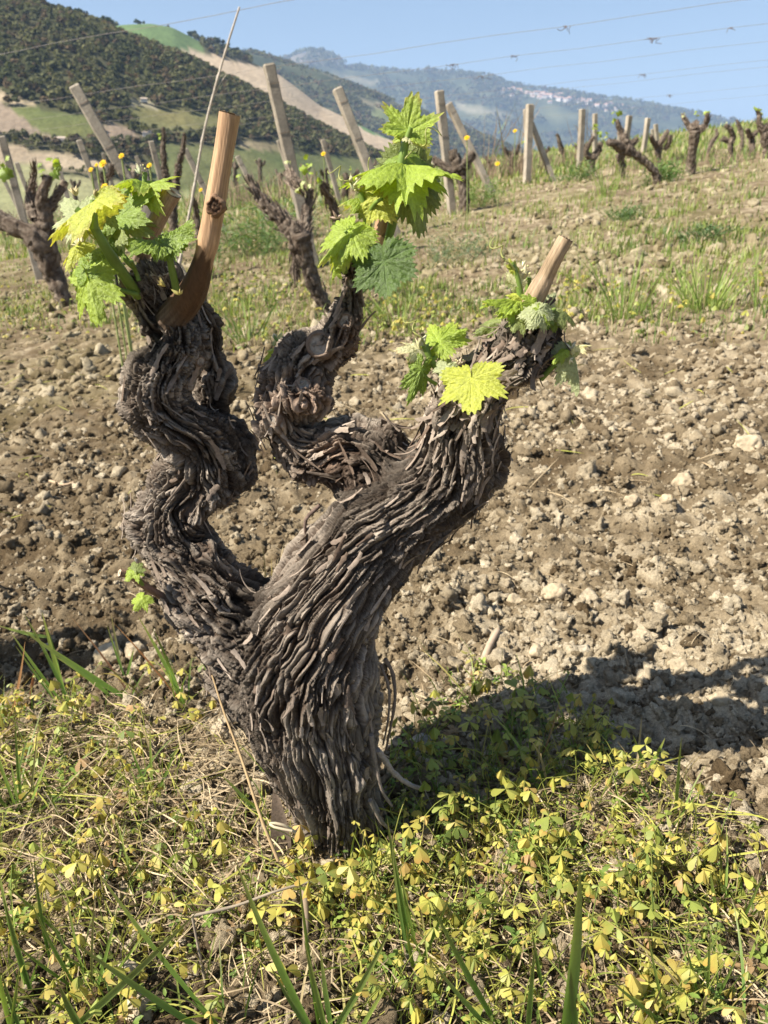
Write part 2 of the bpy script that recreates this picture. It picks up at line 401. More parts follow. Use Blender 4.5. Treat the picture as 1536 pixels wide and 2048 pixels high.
FIELDS = [  # photo outline, colours, range of distances, whether trees stay off it
    ([(-700, 470), (-700, 320), (0, 322), (60, 330), (130, 350), (260, 362), (420, 372), (700, 385), (700, 480)], (.20, .21, .10), (.25, .23, .13), 120, 450),
    ([(-700, 330), (-700, 290), (0, 288), (40, 294), (100, 304), (180, 318), (260, 330), (330, 332), (330, 346), (200, 341), (100, 334), (0, 326)], (.28, .22, .15), (.32, .26, .18), 120, 450),
    ([(-700, 270), (-700, 180), (0, 205), (8, 208), (40, 230), (72, 258), (110, 278), (60, 276), (0, 268)], (.19, .15, .11), (.23, .18, .13), 120, 450),
    ([(-100, 178), (0, 184), (40, 196), (75, 208), (60, 214), (30, 208), (0, 206), (-100, 200)], (.34, .27, .19), (.24, .20, .12), 120, 450),
    ([(14, 212), (60, 212), (120, 226), (190, 240), (200, 262), (196, 278), (110, 279), (72, 258), (40, 232)], (.088, .115, .042), (.13, .135, .05), 120, 450),
    ([(206, 246), (232, 250), (290, 272), (300, 284), (250, 284), (205, 276)], (.235, .175, .125), (.27, .21, .15), 120, 450),
    ([(255, 212), (330, 216), (400, 222), (440, 234), (440, 262), (330, 262), (270, 246)], (.17, .15, .065), (.12, .13, .055), 120, 450),
    ([(254, 198), (308, 203), (312, 216), (262, 212)], (.33, .29, .21), (.25, .23, .13), 120, 450),
    ([(480, 282), (520, 280), (580, 290), (560, 302), (480, 298)], (.23, .185, .12), (.17, .15, .08), 120, 450),
    ([(300, 284), (760, 318), (760, 400), (300, 380)], (.085, .105, .040), (.14, .14, .06), 120, 450),
    ([(225, 40), (300, 40), (350, 55), (400, 84), (410, 104), (362, 102), (350, 112), (300, 100), (240, 78)], (.095, .145, .055), (.115, .165, .065), 560, 735),
    ([(352, 108), (364, 101), (384, 102), (408, 104), (440, 113), (500, 128), (560, 146), (600, 160), (660, 210), (760, 262), (900, 330), (900, 420), (700, 340), (340, 140)], (.40, .31, .21), (.45, .36, .25), 560, 735),
    ([(700, 242), (760, 262), (790, 272), (790, 282), (740, 266)], (.12, .20, .08), (.12, .20, .08), 560, 735),
    ([(730, 215), (800, 232), (860, 255), (860, 272), (800, 262), (740, 235)], (.16, .17, .08), (.13, .16, .07), 900, 1600),
    ([(700, 195), (760, 205), (830, 212), (820, 220), (740, 214)], (.24, .20, .13), (.15, .14, .08), 900, 5000),
    ([(880, 200), (960, 212), (1040, 232), (1020, 238), (920, 222)], (.24, .22, .15), (.15, .14, .08), 2000, 5000),
    ([(640, 146), (700, 152), (760, 160), (750, 170), (680, 162)], (.20, .18, .12), (.12, .12, .07), 900, 5000),
]
NOTREE = np.zeros(RX.shape, bool)
for poly, c1, c2, r0, r1 in FIELDS: NOTREE |= paint(poly, c1, r0, r1, c2)
fm2 = (R2 > 950) & ~NOTREE
RC[fm2] = mix((.045, .055, .030), (.12, .125, .065), np.clip(.35 + 1.3 * pn(RX[fm2] / 130, RY[fm2] / 130, 0, 51) + .8 * pn(RX[fm2] / 45, RY[fm2] / 45, 0, 52), 0, 1))
peak = fm2 & (R2 > 3000) & (qy < 128) & (qx > 570) & (qx < 680)
RC[peak] = mix(RC[peak], (.20, .165, .15), np.full(peak.sum(), .6))

V = np.stack([RX, RY, RZ], -1)
def ring_part(i0, i1, name, mat):
    v = V[i0:i1 + 1].reshape(-1, 3); c = RC[i0:i1 + 1].reshape(-1, 3)
    f = gridf(i1 - i0 + 1, na, True)[:, ::-1]
    fl = [f]
    if i0 == 0:
        v = np.vstack([v, [[0, 0, zbase(0., 0.)]]]); c = np.vstack([c, [TAN]]); k = np.arange(na)
        fl.append(np.stack([np.full(na, len(v) - 1), (k + 1) % na, k], -1))
    return tag(mesh_obj(name, v, fl, c, mat), kind='structure')
i1 = int(np.argmax(rr > 30)); i2 = int(np.argmax(rr > 155)); i3 = int(np.argmax(rr > 960))
ring_part(0, i1, 'ground', M_SOIL); ring_part(i1, i2, 'valley', M_HILL); ring_part(i2, i3, 'hills', M_HILL); ring_part(i3, len(rr) - 1, 'mountains', M_HILL)

# ------------------------------------------------------------------ clods of soil (uncountable)
I2, I3 = ico(2), ico(3)
def rock_protos(base, n, amp, seed):
    out = []
    for k in range(n):
        v = base[0].copy(); q = v * 1.1 + k * 7.3; rs = np.random.default_rng(seed + k)
        for _ in range(6):
            nn = unit(rs.normal(size=3)); v = v - np.outer(np.maximum(v @ nn - rs.uniform(.6, .9), 0) * .6, nn)
        v = v * (1 + amp * (pn(q[:, 0], q[:, 1], q[:, 2], seed) * 1.5 + pn(q[:, 0] * 2.6, q[:, 1] * 2.6, q[:, 2] * 2.6, seed + 1) * 1.1 + pn(q[:, 0] * 6, q[:, 1] * 6, q[:, 2] * 6, seed + 2) * .8))[:, None]
        out.append(v)
    return np.array(out)
PR2, PR3 = rock_protos(I2, 12, .8, 61), rock_protos(I3, 14, .85, 62)

def rand_rot(n):
    q = unit(rng.normal(size=(n, 4))); w, x, y, z = q.T
    return np.stack([1 - 2 * (y * y + z * z), 2 * (x * y - z * w), 2 * (x * z + y * w), 2 * (x * y + z * w), 1 - 2 * (x * x + z * z), 2 * (y * z - x * w), 2 * (x * z - y * w), 2 * (y * z + x * w), 1 - 2 * (x * x + y * y)], -1).reshape(n, 3, 3)

def scatter_rocks(mb, n, r0, r1, s0, s1, protos, faces, pw=2.2, half=33, keep=None):
    n = int(n * 1.5); half = 50
    u = rng.random(n); r = r0 * (r1 / r0) ** u if True else u
    az = np.radians(rng.uniform(-half, half, n)); X, Y = r * np.sin(az), r * np.cos(az)
    if keep is not None:
        k = rng.random(n) < keep(X, Y); X, Y = X[k], Y[k]; n = len(X)
    s = s0 * (1 - rng.random(n) * (1 - (s0 / s1) ** pw)) ** (-1 / pw)
    z = gz(X, Y) + s * rng.uniform(-.45, .30, n)
    v = protos[rng.integers(0, len(protos), n)] * (s[:, None] * rng.uniform(.7, 1.15, (n, 3)))[:, None, :]
    v = np.einsum('nij,nkj->nki', rand_rot(n), v) + np.stack([X, Y, z], -1)[:, None]
    t = np.clip(rng.normal(.40, .31, n) + .20 * sstep(-.5, .6, X) + .06 * sstep(.008, .016, s) + .30 * np.exp(-((Y - .86) / .17) ** 2 - ((X - .35) / .5) ** 2) - .25 * np.exp(-((Y - .5) / .16) ** 2) + .5 * pn(X / .3, Y / .3, 9, 71), 0, 1)
    c = mix(BROWN, TAN, np.clip(t * 1.6, 0, 1)); c = mix(c, PALE, np.clip(t * 1.9 - .95, 0, 1))
    c = mix(c, (.23, .20, .10), .4 * sstep(2.2, 5, np.hypot(X, Y)))
    c = c[:, None, :] * (1 + .25 * (pn(v[..., 0] / .01, v[..., 1] / .01, v[..., 2] / .01, 72)))[..., None]
    nv = protos.shape[1]; f = faces[None] + (np.arange(n) * nv)[:, None, None]
    mb.add(v.reshape(-1, 3), f.reshape(-1, 3), c.reshape(-1, 3))
mb = MB()
scatter_rocks(mb, 32000, .32, 2.6, .0022, .007, PR2, I2[1], 1.6)
scatter_rocks(mb, 5600, .4, 3.2, .006, .015, PR3, I3[1], 2.2)
scatter_rocks(mb, 300, .98, 3.5, .011, .022, PR3, I3[1], 3.0)
scatter_rocks(mb, 8000, 1.8, 8.0, .007, .022, PR2, I2[1], 2.4)
scatter_rocks(mb, 6000, 3.2, 13.0, .014, .045, PR2, I2[1], 2.4, keep=lambda X, Y: np.clip(.5 + 1.8 * pn(X / .9, Y / .9, 0, 77), 0, 1))
mb.build('soil_clods', M_CLOD).update_tag()
tag(bpy.data.objects['soil_clods'], 'crumbly pale and brown lumps of dry tilled earth', 'soil', kind='stuff')

def stone(px, py, w, h, colr, label, group='pale stones lying on the tilled soil', flat=.7, sub=4, seed=0, amp=.35):
    p = ground(px, py); p[2] = gz(p[0], p[1])
    a, b = pxm(w / 2, p), pxm(h / 2, p)
    v, f = ico(sub); q = v * .9 + seed * 3.1
    # an angular lump: facets cut by a few random planes, then roughened
    rs = np.random.default_rng(seed + 100)
    for _ in range(9):
        n = unit(rs.normal(size=3)); d = rs.uniform(.62, .85); e = v @ n - d; v = v - np.outer(np.maximum(e, 0) * .92, n)
    v = v * (1 + amp * (.6 * pn(q[:, 0] * 2, q[:, 1] * 2, q[:, 2] * 2, seed) + .45 * pn(q[:, 0] * 6, q[:, 1] * 6, q[:, 2] * 6, seed) + .25 * pn(q[:, 0] * 14, q[:, 1] * 14, q[:, 2] * 14, seed)))[:, None]
    v = v * np.array([a, a * .8, b * 1.15]); v = v + p + np.array([0, 0, b * .30])
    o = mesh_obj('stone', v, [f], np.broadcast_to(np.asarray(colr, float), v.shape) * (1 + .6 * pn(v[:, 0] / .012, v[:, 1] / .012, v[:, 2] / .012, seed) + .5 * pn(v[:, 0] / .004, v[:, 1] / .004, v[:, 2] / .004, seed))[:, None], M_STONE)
    return tag(o, label, 'stone', group)
ST = (.37, .30, .20)
stone(1490, 905, 66, 44, (.41, .335, .225), 'large pale angular stone at the right edge of the tilled soil', seed=1)
stone(1366, 958, 44, 36, ST, 'pale lump lying left of and below the largest pale stone', seed=2)
stone(1262, 1016, 32, 28, ST, 'small pale stone with rounded corners in the middle of the tilled strip', seed=3)
stone(1332, 1020, 32, 24, ST, 'small pale stone just right of another of its size on the tilled strip', seed=4)
stone(1108, 1192, 56, 40, ST, 'pale angular clod just above the vine shadow on the right', seed=5)
stone(1030, 1200, 34, 26, ST, 'pale small clod left of the larger angular clod above the shadow', seed=12)
stone(1075, 1318, 36, 32, ST, 'pale squarish clod at the left edge of the vine shadow', seed=6)
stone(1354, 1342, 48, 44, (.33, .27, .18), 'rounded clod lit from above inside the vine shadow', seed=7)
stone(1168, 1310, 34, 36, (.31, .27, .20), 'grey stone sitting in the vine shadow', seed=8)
stone(1430, 1440, 40, 30, (.38, .31, .205), 'pale clod near the right edge below the shadow', seed=13)
stone(222, 1304, 66, 46, (.37, .305, .205), 'broad pale stone behind the grass tuft left of the trunk', seed=9)
stone(268, 1300, 48, 42, (.36, .295, .20), 'upright pale stone leaning on the broad one left of the trunk', seed=10)
stone(540, 1920, 46, 40, (.36, .29, .19), 'pale squarish stone in the foreground weeds below the trunk', seed=11)
stone(272, 2030, 84, 64, (.46, .38, .26), 'large crumbly clod at the bottom edge of the photo', seed=14, amp=.6)
stone(262, 1985, 44, 24, (.36, .30, .21), 'greyish flattish clod just above the large crumbly one at the bottom', seed=15)
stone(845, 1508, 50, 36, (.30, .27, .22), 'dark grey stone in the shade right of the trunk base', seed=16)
stone(440, 1480, 40, 22, (.33, .27, .19), 'greyish flat stone beside the left flank of the trunk', seed=17)
# ------------------------------------------------------------------ the old vine
VY = .69
vine = thing('grapevine', 'thick gnarled old grapevine with peeling bark and three twisted arms in the foreground', 'grapevine', loc=(0, 0, 0))

LIMBS = {   # photo pixels: x, y, half width, distance
    'trunk': [(694, 1790, 90, .695), (688, 1700, 84, .695), (676, 1600, 90, .695), (653, 1500, 116, .695), (620, 1400, 144, .695), (612, 1310, 148, .695),
              (652, 1210, 124, .69), (706, 1120, 112, .685), (776, 1044, 106, .68), (848, 990, 98, .67)],
    'right': [(776, 1044, 104, .68), (848, 990, 98, .675), (902, 930, 90, .665), (922, 868, 83, .655), (942, 808, 68, .65), (985, 754, 57, .645), (1036, 712, 56, .64), (1066, 670, 48, .64)],
    'knob': [(900, 980, 64, .68), (950, 935, 54, .675), (962, 890, 44, .67)],
    'left': [(568, 1350, 124, .70), (488, 1268, 108, .71), (412, 1172, 88, .72), (352, 1085, 80, .73), (350, 1010, 78, .735), (405, 955, 78, .735), (400, 890, 68, .725),
             (330, 830, 68, .715), (316, 772, 62, .715), (345, 718, 56, .72), (362, 672, 50, .725), (345, 628, 47, .73), (322, 580, 44, .73)],
    'hump': [(380, 1000, 60, .75), (440, 935, 66, .755), (430, 880, 52, .76)],
    'back': [(450, 900, 44, .765), (418, 820, 32, .775), (430, 735, 28, .775), (424, 665, 26, .77), (392, 605, 24, .76), (350, 570, 22, .75)],
    'sliver': [(262, 585, 15, .715), (290, 642, 17, .715), (326, 705, 20, .72)],
    'lumps': [(552, 850, 34, .715), (566, 822, 36, .708), (604, 790, 34, .705), (628, 800, 34, .718)],
    'lump_low': [(610, 925, 42, .725), (660, 930, 46, .725), (720, 960, 56, .72)],
    'middle': [(778, 1030, 84, .71), (762, 944, 84, .70), (718, 896, 70, .706), (650, 908, 56, .724), (586, 868, 56, .728), (582, 802, 62, .73), (592, 748, 57, .735),
               (618, 708, 50, .735), (654, 684, 44, .73), (690, 642, 38, .73), (708, 590, 34, .73), (704, 540, 29, .73)],
}
GROUPS = {'trunk': 0, 'left': 1, 'hump': 1, 'back': 1, 'sliver': 1, 'middle': 2, 'lumps': 2, 'lump_low': 2, 'right': 3, 'knob': 3}
TWIST = {'trunk': -1.6, 'left': 7.0, 'middle': 9.0, 'right': 3.0, 'back': 5.0, 'hump': 4.0, 'knob': 6.0, 'sliver': 2.0, 'lumps': 5.0, 'lump_low': 3.0}

def limb3d(pts):
    q = np.array(pts, float); P = PY(q[:, 0], q[:, 1], q[:, 3]); R = q[:, 2] * proj(P)[2] / F
    S = catmull(np.hstack([P, R[:, None]]), .005); k = len(S); a = np.arange(k) / 7.; q0 = pts[0][0]
    if pts[0][1] < 1340: S[:, 3] *= 1 + .26 * pn(a, q0, 0, 5) + .14 * pn(a * 2.3, q0, 3, 5); S[:, :3] += .22 * S[:, 3:] * np.stack([pn(a * .8, q0, j + 7, 6) for j in range(3)], 1)
    return S
SK = {k: limb3d(v) for k, v in LIMBS.items()}

def rough_body(limbs, voxel, smooth):
    mb = MB(); v0, f0 = ico(2)
    for k in limbs:
        S = SK[k]
        for i in range(0, len(S)):
            mb.add(v0 * S[i, 3] * .985 + S[i, :3], f0, (0, 0, 0))
    o = mb.build('trunk', M_BARK)
    m = o.modifiers.new('r', 'REMESH'); m.mode = 'VOXEL'; m.voxel_size = voxel
    s = o.modifiers.new('s', 'SMOOTH'); s.iterations = smooth; s.factor = .6
    b = o.modifiers.new('b', 'SUBSURF'); b.levels = 1; b.render_levels = 1
    dg = bpy.context.evaluated_depsgraph_get(); e = o.evaluated_get(dg); me = e.to_mesh()
    n = len(me.vertices); v = np.empty(n * 3, np.float32); me.vertices.foreach_get('co', v)
    nn = np.empty(n * 3, np.float32); me.vertex_normals.foreach_get('vector', nn)
    lt = np.empty(len(me.polygons), np.int32); me.polygons.foreach_get('loop_total', lt)
    li = np.empty(len(me.loops), np.int32); me.loops.foreach_get('vertex_index', li)
    e.to_mesh_clear(); old = o.data; bpy.data.objects.remove(o); bpy.data.meshes.remove(old)
    assert (lt == 4).all()
    return v.reshape(-1, 3).astype(float), nn.reshape(-1, 3).astype(float), li.reshape(-1, 4)

BV, BN, BF = rough_body(list(LIMBS), .0024, 8)

def strands(V):
    """for every point: weights and bark coordinates against each limb"""
    names = [k for k in LIMBS if k not in ('lumps', 'lump_low')]; res = []
    for k in names:
        S = SK[k]; C, R = S[:, :3], S[:, 3]; T, U, W = frames(C)
        s = np.concatenate([[0], np.cumsum(np.linalg.norm(np.diff(C, axis=0), axis=1))])
        idx = np.empty(len(V), np.int64)
        for a in range(0, len(V), 20000):
            d = ((V[a:a + 20000, None, :] - C[None]) ** 2).sum(-1); idx[a:a + 20000] = np.argmin(np.sqrt(d) - R[None] * .9, 1)
        D = V - C[idx]; al = (D * T[idx]).sum(1)
        th = np.arctan2((D * W[idx]).sum(1), (D * U[idx]).sum(1)); dist = np.linalg.norm(D, axis=1) - R[idx]
        ss = s[idx] + np.clip(al, -.02, .02)
        res.append((dist, th + TWIST[k] * ss, ss, R.mean(), T[idx], idx))
    return names, res

def bark(V, N):
    names, res = strands(V)
    D = np.stack([r[0] for r in res]); dm = D.min(0); Wt = np.exp(-np.clip((D - dm) / .006, 0, 30)); Wt /= Wt.sum(0)
    disp = np.zeros(len(V)); tone = np.zeros(len(V)); red = np.zeros(len(V)); st = np.zeros((len(V), 3))
    wv = np.stack([pn(V[:, 0] / .06, V[:, 1] / .06, V[:, 2] / .06, 81), pn(V[:, 0] / .06, V[:, 1] / .06, V[:, 2] / .06, 82), pn(V[:, 0] / .022, V[:, 1] / .022, V[:, 2] / .022, 83)], 1)
    for q, (k, r) in enumerate(zip(names, res)):
        m = Wt[q] > .004
        th, s, R = r[1][m], r[2][m], r[3]; w = wv[m]
        x = np.cos(th) * R + .007 * w[:, 0] + .003 * w[:, 2]; y = np.sin(th) * R + .007 * w[:, 1] + .003 * w[:, 2]
        z = s + q * 3.3
        fine = {'trunk': 1.0, 'right': .95, 'knob': .8}.get(k, .85)
        zl = {'trunk': 1.0, 'right': .7, 'middle': .36, 'left': .5}.get(k, .4); wk = {'trunk': 0., 'right': .4}.get(k, 1.0)
        x = x + wk * .009 * w[:, 2]; y = y + wk * .009 * w[:, 0]
        zz = z + .03 * pn(x / .02, y / .02, z / .05, 92)
        p1, q1, ra, rb, ox, oy, oz = worley3(x / (.0094 * fine), y / (.0094 * fine), zz / (.20 * fine * zl), 84)
        p2, q2, rc, rd, ux, uy, uz = worley3(x / (.0043 * fine), y / (.0043 * fine), zz / (.11 * (.4 + .6 * zl)), 85)
        n3 = pn(x / .0034, y / .0034, z / .042, 86); n4 = pn(x / .011, y / .011, z / .030, 87)
        c1 = np.exp(-((q1 - p1) / .10) ** 2) * (.35 + 1.1 * rd); c2 = np.exp(-((q2 - p2) / .13) ** 2)
        tl = (ox * np.cos(rb * 6.28) + oy * np.sin(rb * 6.28)) * .0030 + oz * (rb - .3) * .0046
        h = .0056 * (ra - .5) + tl - .0075 * c1 + .0032 * (rc - .5) + (ux * np.cos(rd * 6.28) + uy * np.sin(rd * 6.28)) * .0022 + uz * .0018 - .0046 * c2 + .0034 * n3 + .0016 * n4
        disp[m] += Wt[q][m] * h
        a1 = 1 - c1; a2 = 1 - c2
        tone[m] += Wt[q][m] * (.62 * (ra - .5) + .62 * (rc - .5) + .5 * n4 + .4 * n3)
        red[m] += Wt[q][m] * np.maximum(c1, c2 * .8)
        st[m] += Wt[q][m][:, None] * np.stack([x, y, z * .14], 1)
    lump = pn(V[:, 0] / .055, V[:, 1] / .055, V[:, 2] / .055, 88) * .012 + pn(V[:, 0] / .026, V[:, 1] / .026, V[:, 2] / .026, 89) * .005
    armw = 1 - np.stack([Wt[q] for q, k in enumerate(names) if k in ('trunk', 'right')]).sum(0)
    lump = lump * (1 + .7 * armw) + armw * .006 * np.abs(pn(V[:, 0] / .016, V[:, 1] / .016, V[:, 2] / .016, 94))
    return disp + lump, tone, red, st, np.argmax(Wt, 0), names, res
DISP, TONE, RED, STR, WHICH, NAMES, RES = bark(BV, BN)
BV2 = BV + BN * DISP[:, None]
grp = np.array([GROUPS[n] for n in NAMES])[WHICH]
g1 = np.clip(.5 + .75 * TONE + .5 * pn(BV[:, 0] / .04, BV[:, 1] / .04, BV[:, 2] / .04, 90), 0, 1)
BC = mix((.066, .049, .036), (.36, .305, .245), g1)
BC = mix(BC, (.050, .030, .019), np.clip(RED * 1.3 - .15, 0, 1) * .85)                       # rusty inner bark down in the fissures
ruddy = np.clip(.2 + 1.2 * pn(BV[:, 0] / .07, BV[:, 1] / .07, BV[:, 2] / .07, 91), 0, 1) * (grp == 2)
BC = mix(BC, BC * np.array([1.1, .80, .66]), ruddy)
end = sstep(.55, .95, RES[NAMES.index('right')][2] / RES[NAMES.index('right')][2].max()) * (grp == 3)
BC = BC * (1 - .60 * end[:, None] * np.clip(.7 + 1.5 * pn(BV[:, 0] / .03, BV[:, 1] / .03, BV[:, 2] / .03, 93), 0, 1)[:, None])     # dark weathered wood at the old head, with leaf shade painted into the tone
fg = grp[BF[:, 0]]
arm_objs = {}
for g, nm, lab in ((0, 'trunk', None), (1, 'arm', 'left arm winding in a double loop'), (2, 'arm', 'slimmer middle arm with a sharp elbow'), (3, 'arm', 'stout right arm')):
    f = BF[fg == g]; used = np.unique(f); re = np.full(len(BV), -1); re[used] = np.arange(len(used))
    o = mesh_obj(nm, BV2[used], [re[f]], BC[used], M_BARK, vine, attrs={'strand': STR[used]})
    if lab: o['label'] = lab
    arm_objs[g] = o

# strips of bark that have come loose
def peel(mb, i, length, width, lift, seg=7, sag=0.0):
    r = RES[WHICH[i]]; T = r[4][i] * (1 if rng.random() < .6 else -1)
    N = BN[i]; T = unit(T - N * (T @ N) + rng.normal(size=3) * .12); B = np.cross(N, T)
    t = np.linspace(0, 1, seg)[:, None]; p0 = BV2[i] + N * .0006
    curl = rng.normal() * .3
    C = p0 + T * (t - .25) * length + N * (lift * (np.maximum(t - .35, 0) / .65) ** 2 + lift * .35 * (np.maximum(.15 - t, 0) / .15)) + B * curl * length * (t - .3) ** 2 * .6
    C = C + np.array([0, 0, -sag]) * (np.maximum(t - .4, 0) / .6) ** 2
    w = width * (1 - .75 * np.abs(t - .35) ** 1.5) * (1 + .25 * rng.normal(size=(seg, 1)))
    tw = B + N * .35 * rng.normal()
    th = .0006
    L, Rr = C - tw * w / 2, C + tw * w / 2; M = C + N * th * 1.5
    v = np.stack([L, M, Rr], 1).reshape(-1, 3)
    c = mix((.12, .085, .062), (.34, .28, .225), np.array(np.clip(rng.normal(.5, .28), 0, 1)))
    mb.add(v, gridf(seg, 3, False), c)
for g, n in ((0, 210), (1, 170), (2, 110), (3, 150)):
    mb = MB(); ids = np.nonzero(grp == g)[0]; ids = ids[BN[ids, 1] < .35]
    for i in rng.choice(ids, n): peel(mb, i, rng.uniform(.010, .036), rng.uniform(.0014, .0052), rng.uniform(.0004, .0035))
    for i in rng.choice(ids, n // 5): peel(mb, i, rng.uniform(.012, .03), rng.uniform(.0008, .0014), rng.uniform(.003, .009))
    if g == 3:
        hd = ids[BV2[ids, 2] > BV2[ids, 2].max() - .10]
        for i in rng.choice(hd, 150): peel(mb, i, rng.uniform(.010, .026), rng.uniform(.003, .008), rng.uniform(.003, .010))
    ob = mb.build('peeling_bark', M_PEEL, arm_objs[g]); ob['kind'] = 'stuff'
# the loose loop on the right flank and the dead root
def strip(pts, Y, w, c0):
    q = np.array(pts, float); P = PY(q[:, 0], q[:, 1], Y if np.isscalar(Y) else np.array(Y)); C = catmull(P, .006)
    mb = MB(); tube(mb, C, w * np.linspace(1, .55, len(C)), 7, c0, .35, .006, 5); mb.build('bark_strip', M_PEEL, arm_objs[0])
strip([(770, 1318), (786, 1350), (790, 1400), (782, 1450), (772, 1500)], [.68, .68, .675, .675, .68], .0022, (.17, .13, .10))
strip([(762, 1330), (778, 1380), (776, 1440), (766, 1490)], [.68, .672, .67, .68], .0016, (.20, .155, .12))
strip([(742, 1470), (752, 1530), (764, 1580), (784, 1612)], [.65, .65, .65, .655], .0026, (.22, .18, .145))
strip([(756, 1500), (790, 1548), (826, 1572), (858, 1580)], [.67, .68, .69, .70], .0036, (.36, .30, .25))
strip([(740, 1600), (762, 1642), (790, 1668)], [.65, .655, .665], .0024, (.25, .21, .17))
strip([(640, 1010), (612, 1040), (612, 1080)], [.70, .70, .70], .0022, (.14, .10, .08))

BPX, BPY, _ = proj(BV2)
# old pruning scars: a collar of bark round a ring of grey dead wood
def scar(px, py, Y, hw, nrm, parent, squash=1.0):
    hit = np.nonzero(np.hypot(BPX - px, BPY - py) < 9)[0]; hit = hit[BV2[hit, 1] < BV2[hit, 1].min() + .012]
    p = BV2[hit].mean(0); r = pxm(hw, p); n = unit(unit(BN[hit].mean(0)) + .6 * unit(np.array(nrm, float))); p = p + n * .002; a = unit(np.cross(n, (0, 0, 1.0))); b = np.cross(n, a)
    mb = MB(); th = np.linspace(0, 2 * pi, 28, endpoint=False); prof = [(1.45, -.75), (1.3, -.05), (1.1, .22), (.95, .16), (.85, .0), (.6, -.05), (.3, .02), (.08, -.10)]
    vs, cs = [], []
    for k, (q, h) in enumerate(prof):
        w = 1 + .16 * pn(np.cos(th) * 1.5, np.sin(th) * 1.5, px + k * .3, 5)
        vs.append(p + r * (q * w)[:, None] * (a * np.cos(th)[:, None] + b * squash * np.sin(th)[:, None]) + n * (r * (h + .12 * pn(np.cos(th) * 3, np.sin(th) * 3, k, 6)))[:, None])
        cs.append(np.broadcast_to(np.array((.17, .125, .095) if q > .92 else (.33, .29, .245) if k % 2 else (.25, .215, .18)), (28, 3)))
    v = np.vstack(vs); mb.add(v, [gridf(len(prof), 28, True), np.array([list(range(len(v) - 28, len(v)))])], np.vstack(cs))
    ob = mb.build('pruning_scar', M_PEEL, parent)
scar(640, 690, .672, 22, (-.15, -.95, .35), arm_objs[2])
scar(545, 838, .668, 13, (-.55, -.85, .1), arm_objs[2])
scar(706, 565, .702, 12, (.0, -.95, .3), arm_objs[2])
scar(692, 642, .692, 13, (.35, -.9, .2), arm_objs[2])
scar(606, 768, .672, 13, (.3, -.95, 0), arm_objs[2])
scar(990, 692, .605, 23, (-.1, -.85, .7), arm_objs[3], .62)
scar(400, 722, .672, 9, (.3, -.95, 0), arm_objs[1])

# canes left by the pruning
def cane(pts, label, colr, low=None, seg=54, name='cane', knots=()):
    q = np.array(pts, float); P = PY(q[:, 0], q[:, 1], q[:, 3]); R = q[:, 2] * proj(P)[2] / F
    S = catmull(np.hstack([P, R[:, None]]), .0025); C, R = S[:, :3], S[:, 3]
    T, U, W = frames(C); th = np.linspace(0, 2 * pi, seg, endpoint=False); n = len(C); u = np.linspace(0, 1, n)
    D = U[:, None] * np.cos(th)[None, :, None] + W[:, None] * np.sin(th)[None, :, None]
    rib = pn(np.cos(th)[None] * 4.5 + 0 * u[:, None], np.sin(th)[None] * 4.5, u[:, None] * .8, 7) * .09 + pn(np.cos(th)[None] * 9, np.sin(th)[None] * 9, u[:, None] * 2, 8) * .07; stri = pn(np.cos(th)[None] * 13, np.sin(th)[None] * 13, u[:, None] * 2.5, 10)
    for kt in knots: rib = rib + .13 * np.exp(-((u - kt) / .045) ** 2)[:, None]
    P3 = C[:, None] + D * (R[:, None] * (1 + rib))[..., None]
    c = np.array(colr)[None, None] * (1 + (1.6 * rib + .75 * stri)[..., None] * np.array([.9, 1, 1.1])) * (1 + .35 * pn(P3[..., 0] / .02, P3[..., 1] / .02, P3[..., 2] / .05, 9))[..., None]
    if low is not None: c = mix(c, np.array(low)[None, None] * (1 + 1.2 * rib[..., None]), np.clip((.44 + .035 * np.sin(th * 2 + 1)[None] + .02 * np.sin(th * 7)[None] - u[:, None]) * 60, 0, 1))
    c = mix(c, np.array((.11, .08, .058))[None, None] * (1 + 1.5 * stri[..., None]), np.clip((.16 + .05 * pn(np.cos(th) * 2, np.sin(th) * 2, 0, 4)[None] - u[:, None]) * 14, 0, 1) * .85)
    mb = MB(); mb.add(P3.reshape(-1, 3), gridf(n, seg, True), c.reshape(-1, 3))
    o = mb.build(name, M_CANE, vine)
    if label: o['label'] = label
    # cut end, a slightly torn pale disc
    m2 = MB(); rings = []; cc = []; ax = T[-1]
    for k, f in enumerate((1.0, .985, .8, .5, .18, .02)):
        rag = .0005 * (k == 0) * rng.normal(size=seg) + .0006 * pn(np.cos(th) * 3, np.sin(th) * 3, k, 3)
        rings.append(C[-1] + (P3[-1] - C[-1]) * (f + (.02 if k < 2 else 0)) + ax * ((.0006 if k < 2 else .0004) + rag)[:, None] * (1 if k < 5 else 0))
        cc.append(np.broadcast_to(np.array((.34, .25, .17) if k < 2 else (.47, .38, .27) if k < 4 else (.20, .12, .07)), (seg, 3)))
    m2.add(np.vstack(rings), gridf(6, seg, True), np.vstack(cc)); m2.build('cut_end', M_CANE, o)
    return o, C
c1, _ = cane([(342, 640, 33, .725), (384, 585, 28, .702), (409, 510, 19.5, .685), (427, 422, 21, .68), (441, 340, 19.5, .68), (451, 280, 19.5, .68), (459, 228, 21, .68)], 'thick upright tan cane', (.38, .235, .13), (.095, .052, .026), knots=(.5,))
kn = PY(430, 412, .6665); mb = MB(); th_ = np.linspace(0, 2 * pi, 26, endpoint=False); rr_ = 1 + .5 * pn(np.cos(th_) * 1.8, np.sin(th_) * 1.8, 0, 3)
vs_ = []; cs_ = []
